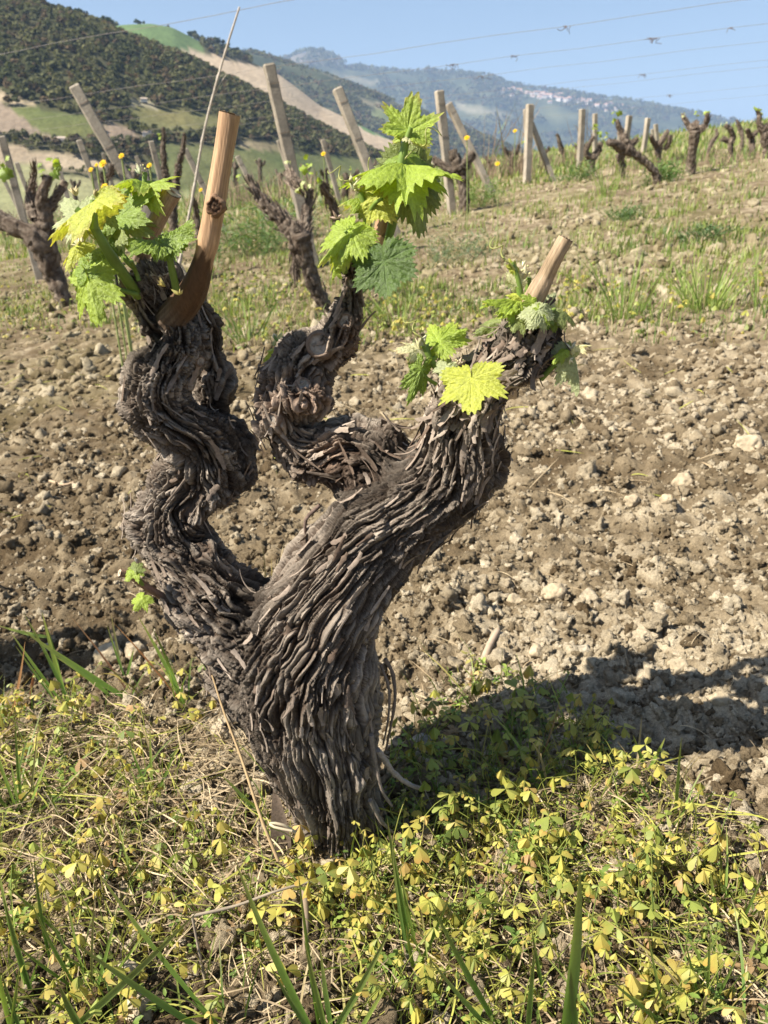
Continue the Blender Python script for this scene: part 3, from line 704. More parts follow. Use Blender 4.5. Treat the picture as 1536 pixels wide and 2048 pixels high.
for q, dep, cc in ((1.25, .004, (.20, .12, .07)), (1.0, -.0022, (.24, .15, .09)), (.82, -.0030, (.10, .055, .03)), (.55, -.0012, (.05, .028, .018)), (.3, -.0026, (.19, .12, .075)), (.1, -.002, (.09, .05, .03))):
    w_ = .0062 * q * rr_ * (1 + .12 * pn(np.cos(th_) * 4, np.sin(th_) * 4, q * 5, 6)); vs_.append(kn + np.stack([w_ * np.cos(th_), dep + .0022 * pn(np.cos(th_) * 4, np.sin(th_) * 4, q * 3, 5), w_ * np.sin(th_) * 1.15], -1)); cs_.append(np.broadcast_to(np.array(cc), (26, 3)))
mb.add(np.vstack(vs_), [gridf(6, 26, True), np.arange(26)[None] + 26 * 5], np.vstack(cs_))
mb.build('knot', M_PEEL, c1)
cane([(278, 520, 17, .765), (304, 462, 17, .76), (326, 418, 17, .755), (345, 384, 18, .75)], 'short slanting cane behind the upright one', (.34, .235, .155))
cane([(735, 560, 20, .735), (756, 505, 20, .735), (772, 440, 19, .735), (777, 400, 18, .735), (783, 352, 18, .735)], 'cane half hidden by leaves', (.33, .20, .115), (.13, .085, .04))
cane([(1042, 672, 34, .638), (1054, 626, 20, .63), (1076, 582, 20.5, .625), (1092, 552, 17, .625), (1112, 512, 15.5, .62), (1131, 478, 15.5, .62)], 'slanting reddish cane on the right arm', (.285, .205, .125), knots=(.38,))
cane([(326, 640, 30, .745), (320, 585, 35, .735), (314, 536, 34, .725)], 'stub with a flat pale cut', (.30, .25, .185), name='stub')
cane([(330, 1196, 8, .69), (290, 1172, 7.5, .68), (262, 1152, 7.5, .675), (240, 1146, 8, .67)], 'thin brown twig low on the left flank', (.20, .115, .075), name='twig', seg=12)

# ------------------------------------------------------------------ vine leaves
ENV = np.array([(0, 1.0), (10, .93), (22, .70), (29, .60), (38, .74), (52, .93), (63, .82), (76, .60), (83, .56), (94, .68), (108, .78), (124, .66), (142, .52), (158, .42), (170, .26), (178, .07), (180, .03)])
COLS = {'yg': (.34, .45, .05), 'y': (.45, .49, .06), 'g': (.235, .335, .045), 'dg': (.13, .21, .03), 'pale': (.50, .55, .24), 'grey': (.43, .47, .24), 'ddg': (.085, .15, .022), 'dull': (.24, .29, .08), 'pink': (.62, .46, .26), 'cream': (.66, .64, .36)}

def leaf(J, T, N, width=1.0, fold=.25, droop=.25, kind='yg', edge=0.0, seed=0, parent=None, pucker=1.0, roll=0.0, sink=1.0, name='leaf', nr=11, nh=80):
    """a five-lobed toothed blade from its junction J to its tip T, upper face towards N"""
    J, T, N = (np.asarray(a, float) for a in (J, T, N)); y = T - J; L = np.linalg.norm(y); y = y / L
    z = unit(N - y * (N @ y)); x = np.cross(y, z)
    if roll: x, z = x * cos(roll) + z * sin(roll), z * cos(roll) - x * sin(roll)
    rs = np.random.default_rng(seed)
    ph = np.concatenate([np.linspace(-180, 180, 2 * nh, endpoint=True)]); aph = np.abs(ph)
    env = ENV[:, 1] * (1 + rs.normal(size=len(ENV)) * .05); env = 1 - (1 - env) * sink
    R = np.where(ph < 0, np.interp(aph, ENV[:, 0], env), np.interp(aph, ENV[:, 0], 1 - (1 - ENV[:, 1] * (1 + rs.normal(size=len(ENV)) * .05)) * sink))
    per = 9.3; saw = np.abs(((aph + per / 2) / per + .12 * pn(aph / 20, seed, 0, 4)) % 1 - .5) * 2
    tooth = (1 - saw) ** .8
    R = R * (1 - .17 * tooth * np.clip((176 - aph) / 20, 0, 1) * (.7 + .6 * rs.random(len(ph)).repeat(1)) ** .5)
    rho = np.linspace(0, 1, nr + 1)[1:] ** .85
    Rs = np.interp(aph, [0, 50, 108, 150, 178, 180], [.9, .84, .7, .5, .07, .03])
    RR = rho[:, None] * (Rs[None] * (1 - rho[:, None] ** 2) + R[None] * rho[:, None] ** 2)
    a = np.radians(ph)[None]
    X = RR * np.sin(a); Yy = RR * np.cos(a)
    vein = np.zeros_like(X); quilt = np.zeros_like(X)
    for d in (-108, -52, 0, 52, 108):
        q = radians(d); al = X * sin(q) + Yy * cos(q); pe = np.abs(X * cos(q) - Yy * sin(q))
        on = (al > 0) & (pe < al * .60 + .02)
        vein = np.maximum(vein, np.where(al > -.02, np.exp(-(pe / .020) ** 2), 0))
        sec = np.abs(((al - pe * 1.0) / .15) % 1 - .5) * 2
        vein = np.maximum(vein, np.where(on, .65 * np.exp(-((1 - sec) * .075 / .018) ** 2 * 1.0), 0))
    pk = pn(X * 11 + seed, Yy * 11, 0, 15) + .5 * pn(X * 24, Yy * 24 + seed, 0, 16)
    Z = -fold * np.abs(X) - droop * RR ** 2 + .05 * rho[:, None] ** 2 * np.sin(a * 5 + seed) + .07 * rho[:, None] ** 1.5 * pn(np.cos(a) * 1.6, np.sin(a) * 1.6, seed * .7, 17)
    Z = Z + pucker * (.030 * (1 - vein) * np.clip(RR * 4, 0, 1) + .040 * pk * np.clip(RR * 3, 0, 1) * (1 - .7 * vein))
    Z = Z + rs.normal() * .14 * X * Yy + rs.normal() * .10 * Yy * np.abs(Yy)
    P = J + L * (X[..., None] * width * x + Yy[..., None] * y + Z[..., None] * z)
    base = np.array(COLS[kind]); c = base * (1 + .22 * pk[..., None])
    c = mix(c, np.minimum(base * 1.25 + .07, .9), vein * .6)
    if edge: c = mix(c, (.58, .33, .15), np.clip((rho[:, None] - .80) * 5, 0, 1) * edge * np.clip(.6 + pn(np.cos(a) * 3, np.sin(a) * 3, seed, 18) * 1.5, 0, 1))
    n = 2 * nh; v = np.vstack([P.reshape(-1, 3), J[None]]); c = np.vstack([c.reshape(-1, 3), np.minimum(base * 1.3, 1)[None]])
    k = np.arange(n - 1)
    o = mesh_obj(name, v, [gridf(len(rho), n, False), np.stack([k + 1, k, np.full(n - 1, len(v) - 1)], -1)], c, M_LEAF, parent)
    return o

def shoot(stems, label=None, mat_col=(.17, .255, .045)):
    """green stems (lists of photo x, y, half width, distance): the first is the shoot, the others its petioles"""
    o = None
    for pts in stems:
        q = np.array(pts, float); P = PY(q[:, 0], q[:, 1], q[:, 3]); R = q[:, 2] * proj(P)[2] / F
        S = catmull(np.hstack([P, R[:, None]]), .003); mb = MB()
        tube(mb, S[:, :3], S[:, 3], 12, np.array(mat_col) * (1 + .25 * pn(np.arange(len(S)) / 6., 0, 0, 3))[:, None], .10, .01, 2)
        p = mb.build('shoot' if o is None else 'petiole', M_GREEN, vine if o is None else o)
        if o is None: o = p
    if label: o['label'] = label
    return o

def pleaf(parent, jx, jy, tx, ty, Yj, dY, nrm=(0, -1, .35), **k):
    """leaf from photo pixels; dY is how much farther (+) or nearer (-) the tip is"""
    J = PY(jx, jy, Yj); T = PY(tx, ty, Yj + dY)
    pleaf.n += 1
    return leaf(J, T, nrm, parent=parent, seed=k.pop('seed', pleaf.n * 3 + 1), **k)
pleaf.n = 0

def bud(parent, px, py, Y, size, colr, n=6, up=(0, 0, 1), seed=0, balls=0, name='bud'):
    """folded young leaflets round a tip, some with a knot of flower buds"""
    p = PY(px, py, Y); s = pxm(size, p); rs = np.random.default_rng(seed + 50); mb = MB(); up = unit(np.array(up, float))
    v0, f0 = I3
    for k in range(n):
        d = unit(up + rs.normal(size=3) * .42); b = unit(np.cross(d, rs.normal(size=3))); nn = np.cross(d, b)
        v = v0.copy(); t = (v[:, 2] + 1) / 2; w = (.21 * np.sin(pi * np.clip(t, 0, 1) ** .7) + .02)
        q = (d * (t * 1.35)[:, None] + b * (v[:, 0] * w)[:, None] + nn * (v[:, 1] * w * .45 - .18 * t * t)[:, None])
        q = q * (1 + .18 * pn(v[:, 0] * 5, v[:, 1] * 5, v[:, 2] * 5 + k, 21))[:, None]
        c = np.array(colr) * rs.uniform(.75, 1.15); c = mix(np.broadcast_to(c, v.shape), (.62, .38, .27), np.clip(t * 1.8 - .9, 0, 1) * rs.uniform(.0, .7))
        mb.add(p + (q * rs.uniform(.65, 1.05) - up * .35) * s, f0, c)
    for k in range(balls):
        v = I2[0] * s * rs.uniform(.10, .15) + p + rs.normal(size=3) * s * .33 + up * s * .25
        mb.add(v, I2[1], np.array((.55, .52, .25)) * rs.uniform(.8, 1.15))
    return mb.build(name, M_GREEN, parent)

UP = (-.35, -.35, .9); CAMN = (-.1, -.95, .35)
# left head
s = shoot([[(276, 592, 11, .71), (242, 542, 11, .69), (208, 490, 10.5, .675), (182, 445, 8.5, .67), (152, 418, 6, .668)], [(190, 458, 8, .668), (188, 430, 7, .668), (186, 400, 6, .67)]], 'thick green shoot leaning left')
pleaf(s, 190, 400, 78, 478, .668, .0, (-.62, .02, .78), width=.42, fold=.35, droop=.12, kind='y', edge=.5)
pleaf(s, 165, 432, 118, 395, .690, .02, (.1, -.8, .55), width=1.0, fold=.1, droop=.1, kind='grey')
pleaf(s, 206, 418, 190, 468, .70, .0, (.2, -.8, .5), width=.9, kind='dull')
bud(s, 150, 386, .687, 17, (.56, .48, .24), 8, (-.2, 0, 1), 1)
bud(s, 190, 388, .668, 13, (.46, .40, .18), 5, (.2, 0, 1), 2)
s = shoot([[(305, 560, 6, .72), (262, 530, 6, .725), (233, 490, 6, .73), (231, 450, 6, .73)], [(231, 500, 5, .73), (262, 430, 4, .745), (285, 390, 4.5, .75), (290, 345, 5, .755)]])
pleaf(s, 236, 438, 248, 366, .73, .03, (-.25, -.75, .6), width=1.05, fold=-.12, droop=.15, kind='g')
pleaf(s, 238, 440, 306, 462, .735, -.02, (-.2, -.5, .85), width=.85, fold=.3, droop=.3, kind='dull')
pleaf(s, 236, 442, 196, 466, .735, -.01, (.1, -.7, .7), width=.7, kind='g')
pleaf(s, 284, 362, 219, 342, .75, -.03, (-.2, -.45, .9), width=.75, fold=.25, droop=.3, kind='yg', edge=.4)
pleaf(s, 286, 374, 348, 352, .75, -.02, (-.1, -.6, .8), width=.75, fold=.3, droop=.25, kind='yg', edge=.2)
pleaf(s, 285, 372, 306, 396, .755, -.02, (-.2, -.6, .8), width=.6, kind='y')
bud(s, 279, 342, .75, 15, (.62, .66, .46), 8, (0, 0, 1), 3, balls=6)
bud(s, 300, 384, .75, 9, (.6, .6, .3), 4, (0, 0, 1), 4)
s = shoot([[(275, 590, 5, .70), (235, 578, 4.5, .69), (200, 570, 4, .68), (176, 553, 3.5, .675)], [(205, 574, 4, .69), (188, 540, 4, .70), (160, 505, 4, .705)]])
pleaf(s, 176, 556, 192, 662, .674, -.02, (-.2, -.85, .5), width=.78, fold=.35, droop=.10, kind='yg', sink=1.15)
pleaf(s, 172, 545, 157, 507, .676, .01, (-.1, -.8, .5), width=.9, kind='g')
pleaf(s, 155, 492, 126, 534, .70, -.02, (-.2, -.8, .5), width=.75, fold=.4, kind='y', edge=.3)
bud(s, 158, 486, .705, 20, (.55, .50, .32), 7, (-.1, 0, 1), 5)
pleaf(s, 200, 508, 176, 534, .69, -.01, (0, -.8, .6), width=1.0, kind='g', pucker=2.2)
pleaf(s, 250, 492, 240, 464, .745, 0, (0, -.8, .6), width=.9, kind='yg')
pleaf(s, 222, 490, 246, 514, .72, 0, (0, -.7, .7), width=1., kind='dg')
s = shoot([[(352, 578, 7.5, .685), (345, 545, 7.5, .68), (336, 505, 6.5, .675), (326, 490, 5, .672)], [(278, 562, 4.5, .70), (272, 545, 4.5, .70), (262, 522, 4.5, .69)]])
pleaf(s, 322, 488, 252, 482, .675, -.03, (-.15, -.45, .9), width=.72, fold=.1, droop=.15, kind='g', pucker=2.6, sink=.7)
pleaf(s, 332, 486, 392, 440, .675, .02, (-.3, -.6, .75), width=.72, fold=.15, droop=.1, kind='g', pucker=2.6, sink=.6)
pleaf(s, 330, 492, 336, 520, .672, -.01, (0, -.8, .6), width=1.1, kind='g', pucker=1.8, sink=.5)
bud(s, 326, 570, .672, 19, (.55, .48, .16), 5, (-.5, -.5, .5), 6)
bud(s, 358, 586, .668, 16, (.58, .52, .18), 5, (0, -.5, .7), 7)
bud(s, 232, 588, .70, 13, (.62, .50, .30), 4, (-.4, -.4, .2), 8)
# middle head
s = shoot([[(772, 500, 8, .72), (786, 440, 9, .715), (797, 380, 9.5, .71), (802, 330, 9, .71), (812, 285, 7.5, .71), (822, 255, 5, .708)]], 'tall upright shoot')
pleaf(s, 815, 262, 826, 192, .712, .02, (.15, -.9, .3), width=1.05, fold=-.15, droop=.05, kind='yg', edge=.5, sink=1.15)
pleaf(s, 818, 268, 872, 268, .712, .01, (-.4, -.5, .8), width=.7, fold=.25, droop=.2, kind='cream', edge=.2)
pleaf(s, 812, 268, 772, 258, .712, .0, (-.1, -.8, .5), width=.6, fold=.3, droop=.2, kind='yg', edge=.5)
pleaf(s, 806, 325, 718, 330, .71, -.05, (-.2, -.45, .85), width=.85, fold=.35, droop=.35, kind='yg', sink=.85)
pleaf(s, 812, 330, 904, 338, .71, -.05, (.15, -.5, .85), width=.85, fold=.25, droop=.30, kind='yg', sink=.85)
pleaf(s, 808, 318, 842, 288, .72, .02, (0, -.6, .8), width=.9, kind='g')
pleaf(s, 822, 352, 846, 484, .735, -.005, (.30, -.95, .1), width=.62, fold=.12, droop=.10, kind='dull', sink=.6)
pleaf(s, 822, 352, 884, 420, .735, .0, (.4, -.85, .2), width=.8, fold=.1, droop=.1, kind='dull', sink=.7)
bud(s, 828, 200, .725, 12, (.7, .68, .5), 5, (.1, 0, 1), 9)
s = shoot([[(748, 520, 7, .705), (738, 470, 8, .70), (730, 420, 8, .70), (720, 385, 6, .70)], [(735, 430, 5, .70), (752, 405, 4, .69), (765, 398, 3, .685)], [(728, 520, 5, .70), (705, 480, 4, .685), (690, 462, 3, .68)]], 'shoot with a budding tip')
pleaf(s, 752, 400, 824, 392, .695, -.01, (-.25, -.92, .40), width=.85, fold=.10, droop=.12, kind='y', edge=.35, pucker=1.5, sink=.75)
pleaf(s, 742, 398, 782, 374, .715, .02, (-.2, -.7, .6), width=.8, kind='grey')
pleaf(s, 722, 396, 676, 394, .70, -.01, (-.1, -.3, .9), width=.5, fold=.5, kind='yg', edge=.6)
pleaf(s, 730, 418, 700, 424, .70, 0, (0, -.7, .7), width=.8, kind='g')
bud(s, 709, 372, .70, 27, (.58, .60, .36), 7, (.15, 0, 1), 10, balls=10)
pleaf(s, 700, 462, 656, 516, .685, -.02, (-.35, -.85, .45), width=1.0, fold=.25, droop=.2, kind='yg', pucker=1.5, sink=.8)
pleaf(s, 702, 462, 622, 516, .68, -.02, (-.2, -.5, .8), width=.28, fold=.6, droop=.3, kind='yg', edge=.4)
pleaf(s, 708, 456, 738, 452, .686, 0, (-.3, -.85, .45), width=.9, kind='yg', pucker=1.4)
bud(s, 672, 432, .685, 16, (.70, .52, .40), 4, (-.3, 0, 1), 11)
s = shoot([[(728, 545, 5, .70), (748, 530, 5, .685), (765, 520, 4, .675)], [(690, 545, 6, .71), (686, 522, 6, .705), (680, 500, 5, .70)]])
pleaf(s, 768, 524, 780, 606, .672, -.015, (-.25, -.85, .45), width=1.08, fold=-.05, droop=.12, kind='ddg', pucker=1.5, sink=.6)  # shade of the leaves above is put into this darker green
pleaf(s, 768, 522, 822, 520, .69, .02, (-.1, -.8, .5), width=.8, kind='dull')
pleaf(s, 672, 535, 658, 560, .70, 0, (-.3, -.7, .6), width=.8, fold=.5, kind='yg')
bud(s, 742, 488, .70, 13, (.72, .55, .38), 3, (.1, 0, 1), 12)
# right arm, left shoots
s = shoot([[(912, 790, 6, .635), (880, 745, 6.5, .63), (858, 715, 7, .628), (850, 690, 7, .628)], [(862, 722, 4.5, .628), (880, 706, 4, .63), (888, 690, 3.5, .632)], [(872, 768, 4, .625), (856, 758, 3.5, .622), (842, 742, 3, .62)], [(905, 795, 5, .63), (925, 770, 5, .60), (944, 756, 3.5, .595)]], 'cluster of short shoots')
pleaf(s, 876, 684, 916, 632, .632, .02, (-.35, -.80, .5), width=.85, fold=.15, droop=.15, kind='yg', edge=.2, pucker=1.4)
pleaf(s, 876, 686, 938, 646, .632, .0, (-.2, -.7, .6), width=.5, fold=.2, kind='yg', pucker=1.4)
bud(s, 838, 686, .625, 24, (.60, .58, .34), 6, (0, 0, 1), 13)
pleaf(s, 836, 698, 796, 692, .625, -.01, (-.2, -.7, .7), width=.8, fold=.2, kind='cream', edge=.6)
pleaf(s, 893, 732, 882, 760, .618, -.01, (-.2, -.85, .5), width=1.1, kind='grey', pucker=1.6, sink=1.1)
pleaf(s, 893, 732, 870, 712, .62, .01, (-.2, -.85, .5), width=.8, kind='grey', pucker=1.6)
bud(s, 918, 726, .615, 15, (.60, .50, .36), 5, (.3, -.2, .7), 14, balls=8)
pleaf(s, 842, 740, 820, 818, .618, -.01, (.35, -.85, .3), width=.50, fold=.25, droop=.1, kind='g', pucker=1.5)
pleaf(s, 943, 757, 944, 836, .592, -.02, (-.35, -.80, .55), width=1.12, fold=.06, droop=.10, kind='y', pucker=1.3, sink=.85)
# right arm, shoots round the cane
s = shoot([[(1044, 632, 6, .63), (1041, 590, 7, .628), (1034, 555, 6, .628), (1024, 525, 4, .628)], [(1046, 625, 7, .64), (1054, 585, 6, .64), (1058, 555, 5, .64)], [(1025, 622, 4, .625), (1014, 606, 3.5, .622), (1004, 600, 3, .62)]])
pleaf(s, 1034, 602, 954, 602, .625, -.02, (-.15, -.35, .9), width=.5, fold=.2, droop=.15, kind='yg', pucker=1.6, sink=.8)
pleaf(s, 1034, 572, 1008, 544, .626, .0, (-.6, -.7, .3), width=.7, fold=.4, kind='cream')
pleaf(s, 1036, 592, 1010, 590, .626, 0, (-.2, -.7, .6), width=.6, kind='y')
pleaf(s, 1028, 540, 1016, 514, .626, 0, (-.3, -.7, .5), width=.6, fold=.4, kind='y', edge=.4)
bud(s, 1048, 552, .635, 22, (.62, .60, .34), 6, (.1, 0, 1), 15, balls=10)
bud(s, 1046, 528, .64, 9, (.72, .74, .48), 3, (.1, 0, 1), 16)
pleaf(s, 1002, 642, 936, 668, .66, .0, (.1, -.7, .7), width=.5, fold=.25, kind='dull')
bud(s, 1022, 632, .622, 10, (.58, .42, .24), 4, (-.2, 0, 1), 17)
s = shoot([[(1066, 655, 6, .62), (1082, 640, 6, .61), (1098, 626, 4.5, .615), (1110, 618, 3.5, .618)], [(1080, 690, 6, .63), (1120, 690, 4, .63), (1140, 690, 3.5, .63)], [(1082, 758, 6, .63), (1110, 728, 6, .625), (1138, 698, 5, .62)]])
pleaf(s, 1078, 620, 1056, 652, .605, -.01, (-.1, -.8, .55), width=1.0, fold=.3, droop=.4, kind='grey', pucker=2.2, sink=.7)
pleaf(s, 1080, 622, 1106, 648, .605, -.005, (.1, -.8, .5), width=.8, fold=.3, kind='yg', pucker=2)
pleaf(s, 1108, 616, 1166, 626, .62, .0, (.0, -.25, .95), width=.55, fold=.5, droop=.45, kind='dull', edge=.2)
pleaf(s, 1098, 608, 1116, 580, .645, .01, (.3, -.8, .4), width=.7, kind='grey')
pleaf(s, 1092, 654, 1114, 678, .63, 0, (.2, -.6, .7), width=.7, kind='yg')
bud(s, 1144, 692, .62, 16, (.66, .62, .42), 5, (.2, 0, .8), 18)
pleaf(s, 1150, 692, 1184, 684, .62, -.005, (.1, -.4, .9), width=.5, fold=.4, kind='cream', edge=.4)
pleaf(s, 1148, 708, 1172, 788, .62, -.01, (.7, -.7, .1), width=.38, fold=.7, droop=.1, kind='grey', pucker=.8)
pleaf(s, 1140, 706, 1106, 742, .622, 0, (-.3, -.8, .4), width=.35, fold=.6, kind='grey')
bud(s, 1140, 722, .615, 10, (.72, .66, .44), 3, (.1, 0, -.6), 19)
pleaf(s, 1086, 632, 1098, 660, .612, -.01, (.1, -.8, .6), width=.9, kind='g', pucker=1.8)
pleaf(s, 1064, 604, 1040, 588, .612, .0, (-.3, -.7, .6), width=.8, kind='yg', pucker=1.4)
pleaf(s, 1020, 618, 992, 640, .618, -.01, (-.2, -.6, .8), width=.8, kind='yg', edge=.2)
pleaf(s, 1104, 640, 1134, 654, .62, 0, (.3, -.6, .7), width=.6, fold=.4, kind='g')
pleaf(s, 1040, 640, 1022, 662, .612, -.01, (-.1, -.7, .7), width=.8, kind='dull')
pleaf(s, 1126, 704, 1104, 724, .615, -.005, (-.2, -.7, .6), width=.6, fold=.4, kind='yg')
# suckers low down and behind
s = shoot([[(300, 1182, 3, .685), (282, 1165, 4, .675), (272, 1142, 3.5, .67)]])
pleaf(s, 268, 1142, 248, 1162, .67, -.01, (-.1, -.5, .85), width=1.2, fold=.2, droop=.3, kind='yg', sink=1.2)
pleaf(s, 272, 1140, 262, 1118, .67, .01, (-.1, -.6, .8), width=.8, kind='dull')
bud(s, 273, 1122, .67, 11, (.75, .68, .58), 3, (0, 0, 1), 20)
pleaf(s, 284, 1196, 264, 1222, .68, -.01, (-.1, -.6, .75), width=1.0, fold=.4, droop=.2, kind='yg')
s = shoot([[(590, 705, 3, .76), (562, 690, 3, .765), (548, 672, 2.5, .77)]])
pleaf(s, 556, 700, 518, 720, .765, 0, (-.1, -.7, .7), width=.7, fold=.2, kind='yg')
pleaf(s, 556, 686, 578, 662, .77, 0, (0, -.8, .6), width=.7, kind='grey')
bud(s, 550, 676, .77, 12, (.70, .66, .46), 5, (-.1, 0, 1), 21)

def tendril(parent, px, py, Y, L, d, turns=1.6, seed=0):
    p = PY(px, py, Y); d = unit(np.array(d, float)); a = unit(np.cross(d, (0, 1.0, .2))); b = np.cross(d, a); t = np.linspace(0, 1, 40)[:, None]; w = 2 * pi * turns * t ** 1.8; r = L * .16 * t ** 1.3
    C = p + d * L * t * (1 - .25 * t) + a * np.sin(w + seed) * r + b * (np.cos(w + seed) - 1) * r
    mb = MB(); tube(mb, C, np.linspace(.0008, .00035, 40), 6, np.array((.33, .34, .10))); mb.build('tendril', M_GREEN, parent)
sh = [o for o in vine.children if o.name.startswith('shoot')]
tendril(sh[0], 206, 488, .672, .035, (-.6, -.3, .5), 1.5, 1)
tendril(sh[4], 806, 322, .708, .05, (.7, -.3, .6), 1.8, 2)
tendril(sh[4], 800, 360, .708, .04, (-.8, -.3, .3), 1.4, 3)
tendril(sh[5], 722, 388, .70, .04, (-.7, -.2, .6), 1.7, 4)
tendril(sh[7], 852, 694, .626, .035, (-.5, -.2, .8), 1.6, 5)
tendril(sh[8], 1030, 540, .626, .035, (-.6, -.2, .7), 1.6, 6)
# ------------------------------------------------------------------ clover, straw and grass on the near ground
def clover(mb, base, h, lean, size, colr, open_=.6, spin=0.0, rs=rng):
    """one stalk with three heart-shaped leaflets folded along the middle"""
    top = base + np.array([lean[0], lean[1], h]); ctl = base + np.array([lean[0] * .2, lean[1] * .2, h * .75])
    t = np.linspace(0, 1, 5)[:, None]; C = (1 - t) ** 2 * base + 2 * t * (1 - t) * ctl + t * t * top
    stc = np.array(colr) * np.array((.72, .82, .8))
    th = np.array([0, 2.09, 4.19]); w = .0006
    v = (C[:, None] + w * np.stack([np.cos(th), np.sin(th), 0 * th], -1)[None]).reshape(-1, 3); mb.add(v, gridf(5, 3, True), stc)
    half = np.array([(0, .0), (.20, .24), (.40, .48), (.54, .72), (.53, .92), (.38, 1.04), (.17, 1.02), (0, .84)])
    tilt = np.array([lean[0], lean[1], 0]) * 5 + rs.normal(size=3) * .30
    for k in range(3):
        a = spin + k * 2.094 + rs.normal() * .12; d = np.array([cos(a), sin(a), 0]); sde = np.array([-sin(a), cos(a), 0])
        dr = open_ + rs.normal() * .18; ax = unit(d * cos(dr) + np.array([0, 0, -sin(dr)]) + tilt * .5); up = unit(np.cross(ax, sde)); up = up if up[2] > 0 else -up
        fo = rs.uniform(.1, 1.15); sz = size * rs.uniform(.7, 1.15)
        vs = []
        for sg in (1, -1):
            s2 = sde * sg * cos(fo) - up * sin(fo)
            vs.append(top + sz * (half[:, 1:2] * ax - .18 * half[:, 1:2] ** 2 * up + half[:, 0:1] * s2))
        c = np.array(colr) * rs.uniform(.82, 1.15)
        cc = mix(np.broadcast_to(c, (8, 3)), (.50, .27, .07), np.clip((half[:, 1] - .55) * 2, 0, 1) * (rs.random() ** 3))
        q = np.array([[0, 1, 2, 7], [2, 3, 6, 7], [3, 4, 5, 6]])
        mb.add(vs[0], q, cc); mb.add(vs[1], q[:, ::-1], cc)

CLV = [(.50, .45, .10), (.42, .42, .09), (.29, .34, .07), (.54, .45, .12), (.56, .40, .14), (.17, .23, .055), (.46, .30, .15)]
CLW = np.array([.27, .30, .24, .09, .02, .07, .01])
PATCH = [  # photo outline of the weedy ground, plants, stalk length, leaflet size
    ([(-120, 1420), (120, 1400), (330, 1500), (360, 1640), (560, 1760), (560, 1900), (420, 2120), (-120, 2120)], 620, (.012, .075), .0102),
    ([(600, 1660), (800, 1560), (1000, 1540), (1200, 1480), (1260, 1640), (1420, 1720), (1480, 1850), (1620, 2000), (1620, 2120), (700, 2120), (640, 1900)], 1150, (.012, .075), .0102),
    ([(800, 1490), (860, 1380), (960, 1350), (1120, 1400), (1190, 1470), (1000, 1560), (830, 1590)], 75, (.02, .06), .013),
    ([(280, 1380), (420, 1340), (430, 1420), (380, 1500), (280, 1480)], 30, (.02, .045), .011),
    ([(1250, 1600), (1440, 1620), (1536, 1860), (1420, 1860)], 45, (.015, .04), .010),
    ([(560, 1700), (800, 1680), (820, 1800), (600, 1860)], 70, (.02, .045), .012),
]
def points_in(poly, n, rmin=0, rmax=9):
    g = np.array([ground(*p) for p in poly]); lo, hi = g[:, :2].min(0), g[:, :2].max(0); out = []
    while len(out) < n:
        X = rng.uniform(lo[0], hi[0], 4 * n); Y = rng.uniform(lo[1], hi[1], 4 * n); ok = inpoly(X, Y, [tuple(p[:2]) for p in g])
        out += list(np.stack([X, Y], -1)[ok])
        if not ok.any(): break
    return np.array(out[:n])
mb = MB()
for poly, n, (h0, h1), sz in PATCH:
    Q = points_in(poly, int(n * 1.5)); dens = np.clip(.42 + 2.2 * pn(Q[:, 0] / .07, Q[:, 1] / .07, 0, 101), .05, 1); Q = Q[rng.random(len(Q)) < dens][:n]
    for x, y in Q:
        kk = rng.choice(len(CLV), p=CLW / CLW.sum())
        clover(mb, np.array([x, y, gz(x, y) - .003]), rng.uniform(h0, h1), rng.normal(size=2) * .022, sz * (.42 + 1.0 * rng.random() ** 1.4), CLV[kk], rng.uniform(-.15, 1.15), rng.uniform(0, 6))
tag(mb.build('clover', M_GRASS), 'yellowing wood sorrel carpet around the trunk base', 'clover', kind='stuff')

def blade(mb, base, tip, width, bend, colr, seg=9, colt=None, twist=.3):
    """a grass blade: a folded tapering ribbon from base to tip; bend = offset of its middle"""
    base, tip, bend = (np.asarray(a, float) for a in (base, tip, bend)); mid = (base + tip) / 2 + bend
    t = np.linspace(0, 1, seg)[:, None]; C = (1 - t) ** 2 * base + 2 * t * (1 - t) * mid + t * t * tip
    T = unit(np.gradient(C, axis=0)); view = unit(np.array([rng.normal() * twist, -1, .25 + rng.normal() * twist])); S = unit(np.cross(T, view)); Nn = np.cross(S, T)
    w = width * (.55 + .45 * np.sin(np.clip(t * 2.2, 0, pi / 2))) * np.clip((1 - t) * 1.6, 0, 1) ** .75 + .0002
    v = np.stack([C - S * w / 2 + Nn * w * .12, C, C + S * w / 2 + Nn * w * .12], 1).reshape(-1, 3)
    c = mix(np.broadcast_to(np.asarray(colr, float), (seg, 3)), np.asarray(colt if colt is not None else colr, float), t[:, 0] ** 2)
    c = c * (1 + .25 * pn(np.arange(seg) / 2.3, base[0] * 90, base[1] * 90, 8))[:, None]
    mb.add(v, gridf(seg, 3, False), np.repeat(c, 3, 0) * np.tile([1, .80, 1.08], seg)[:, None])

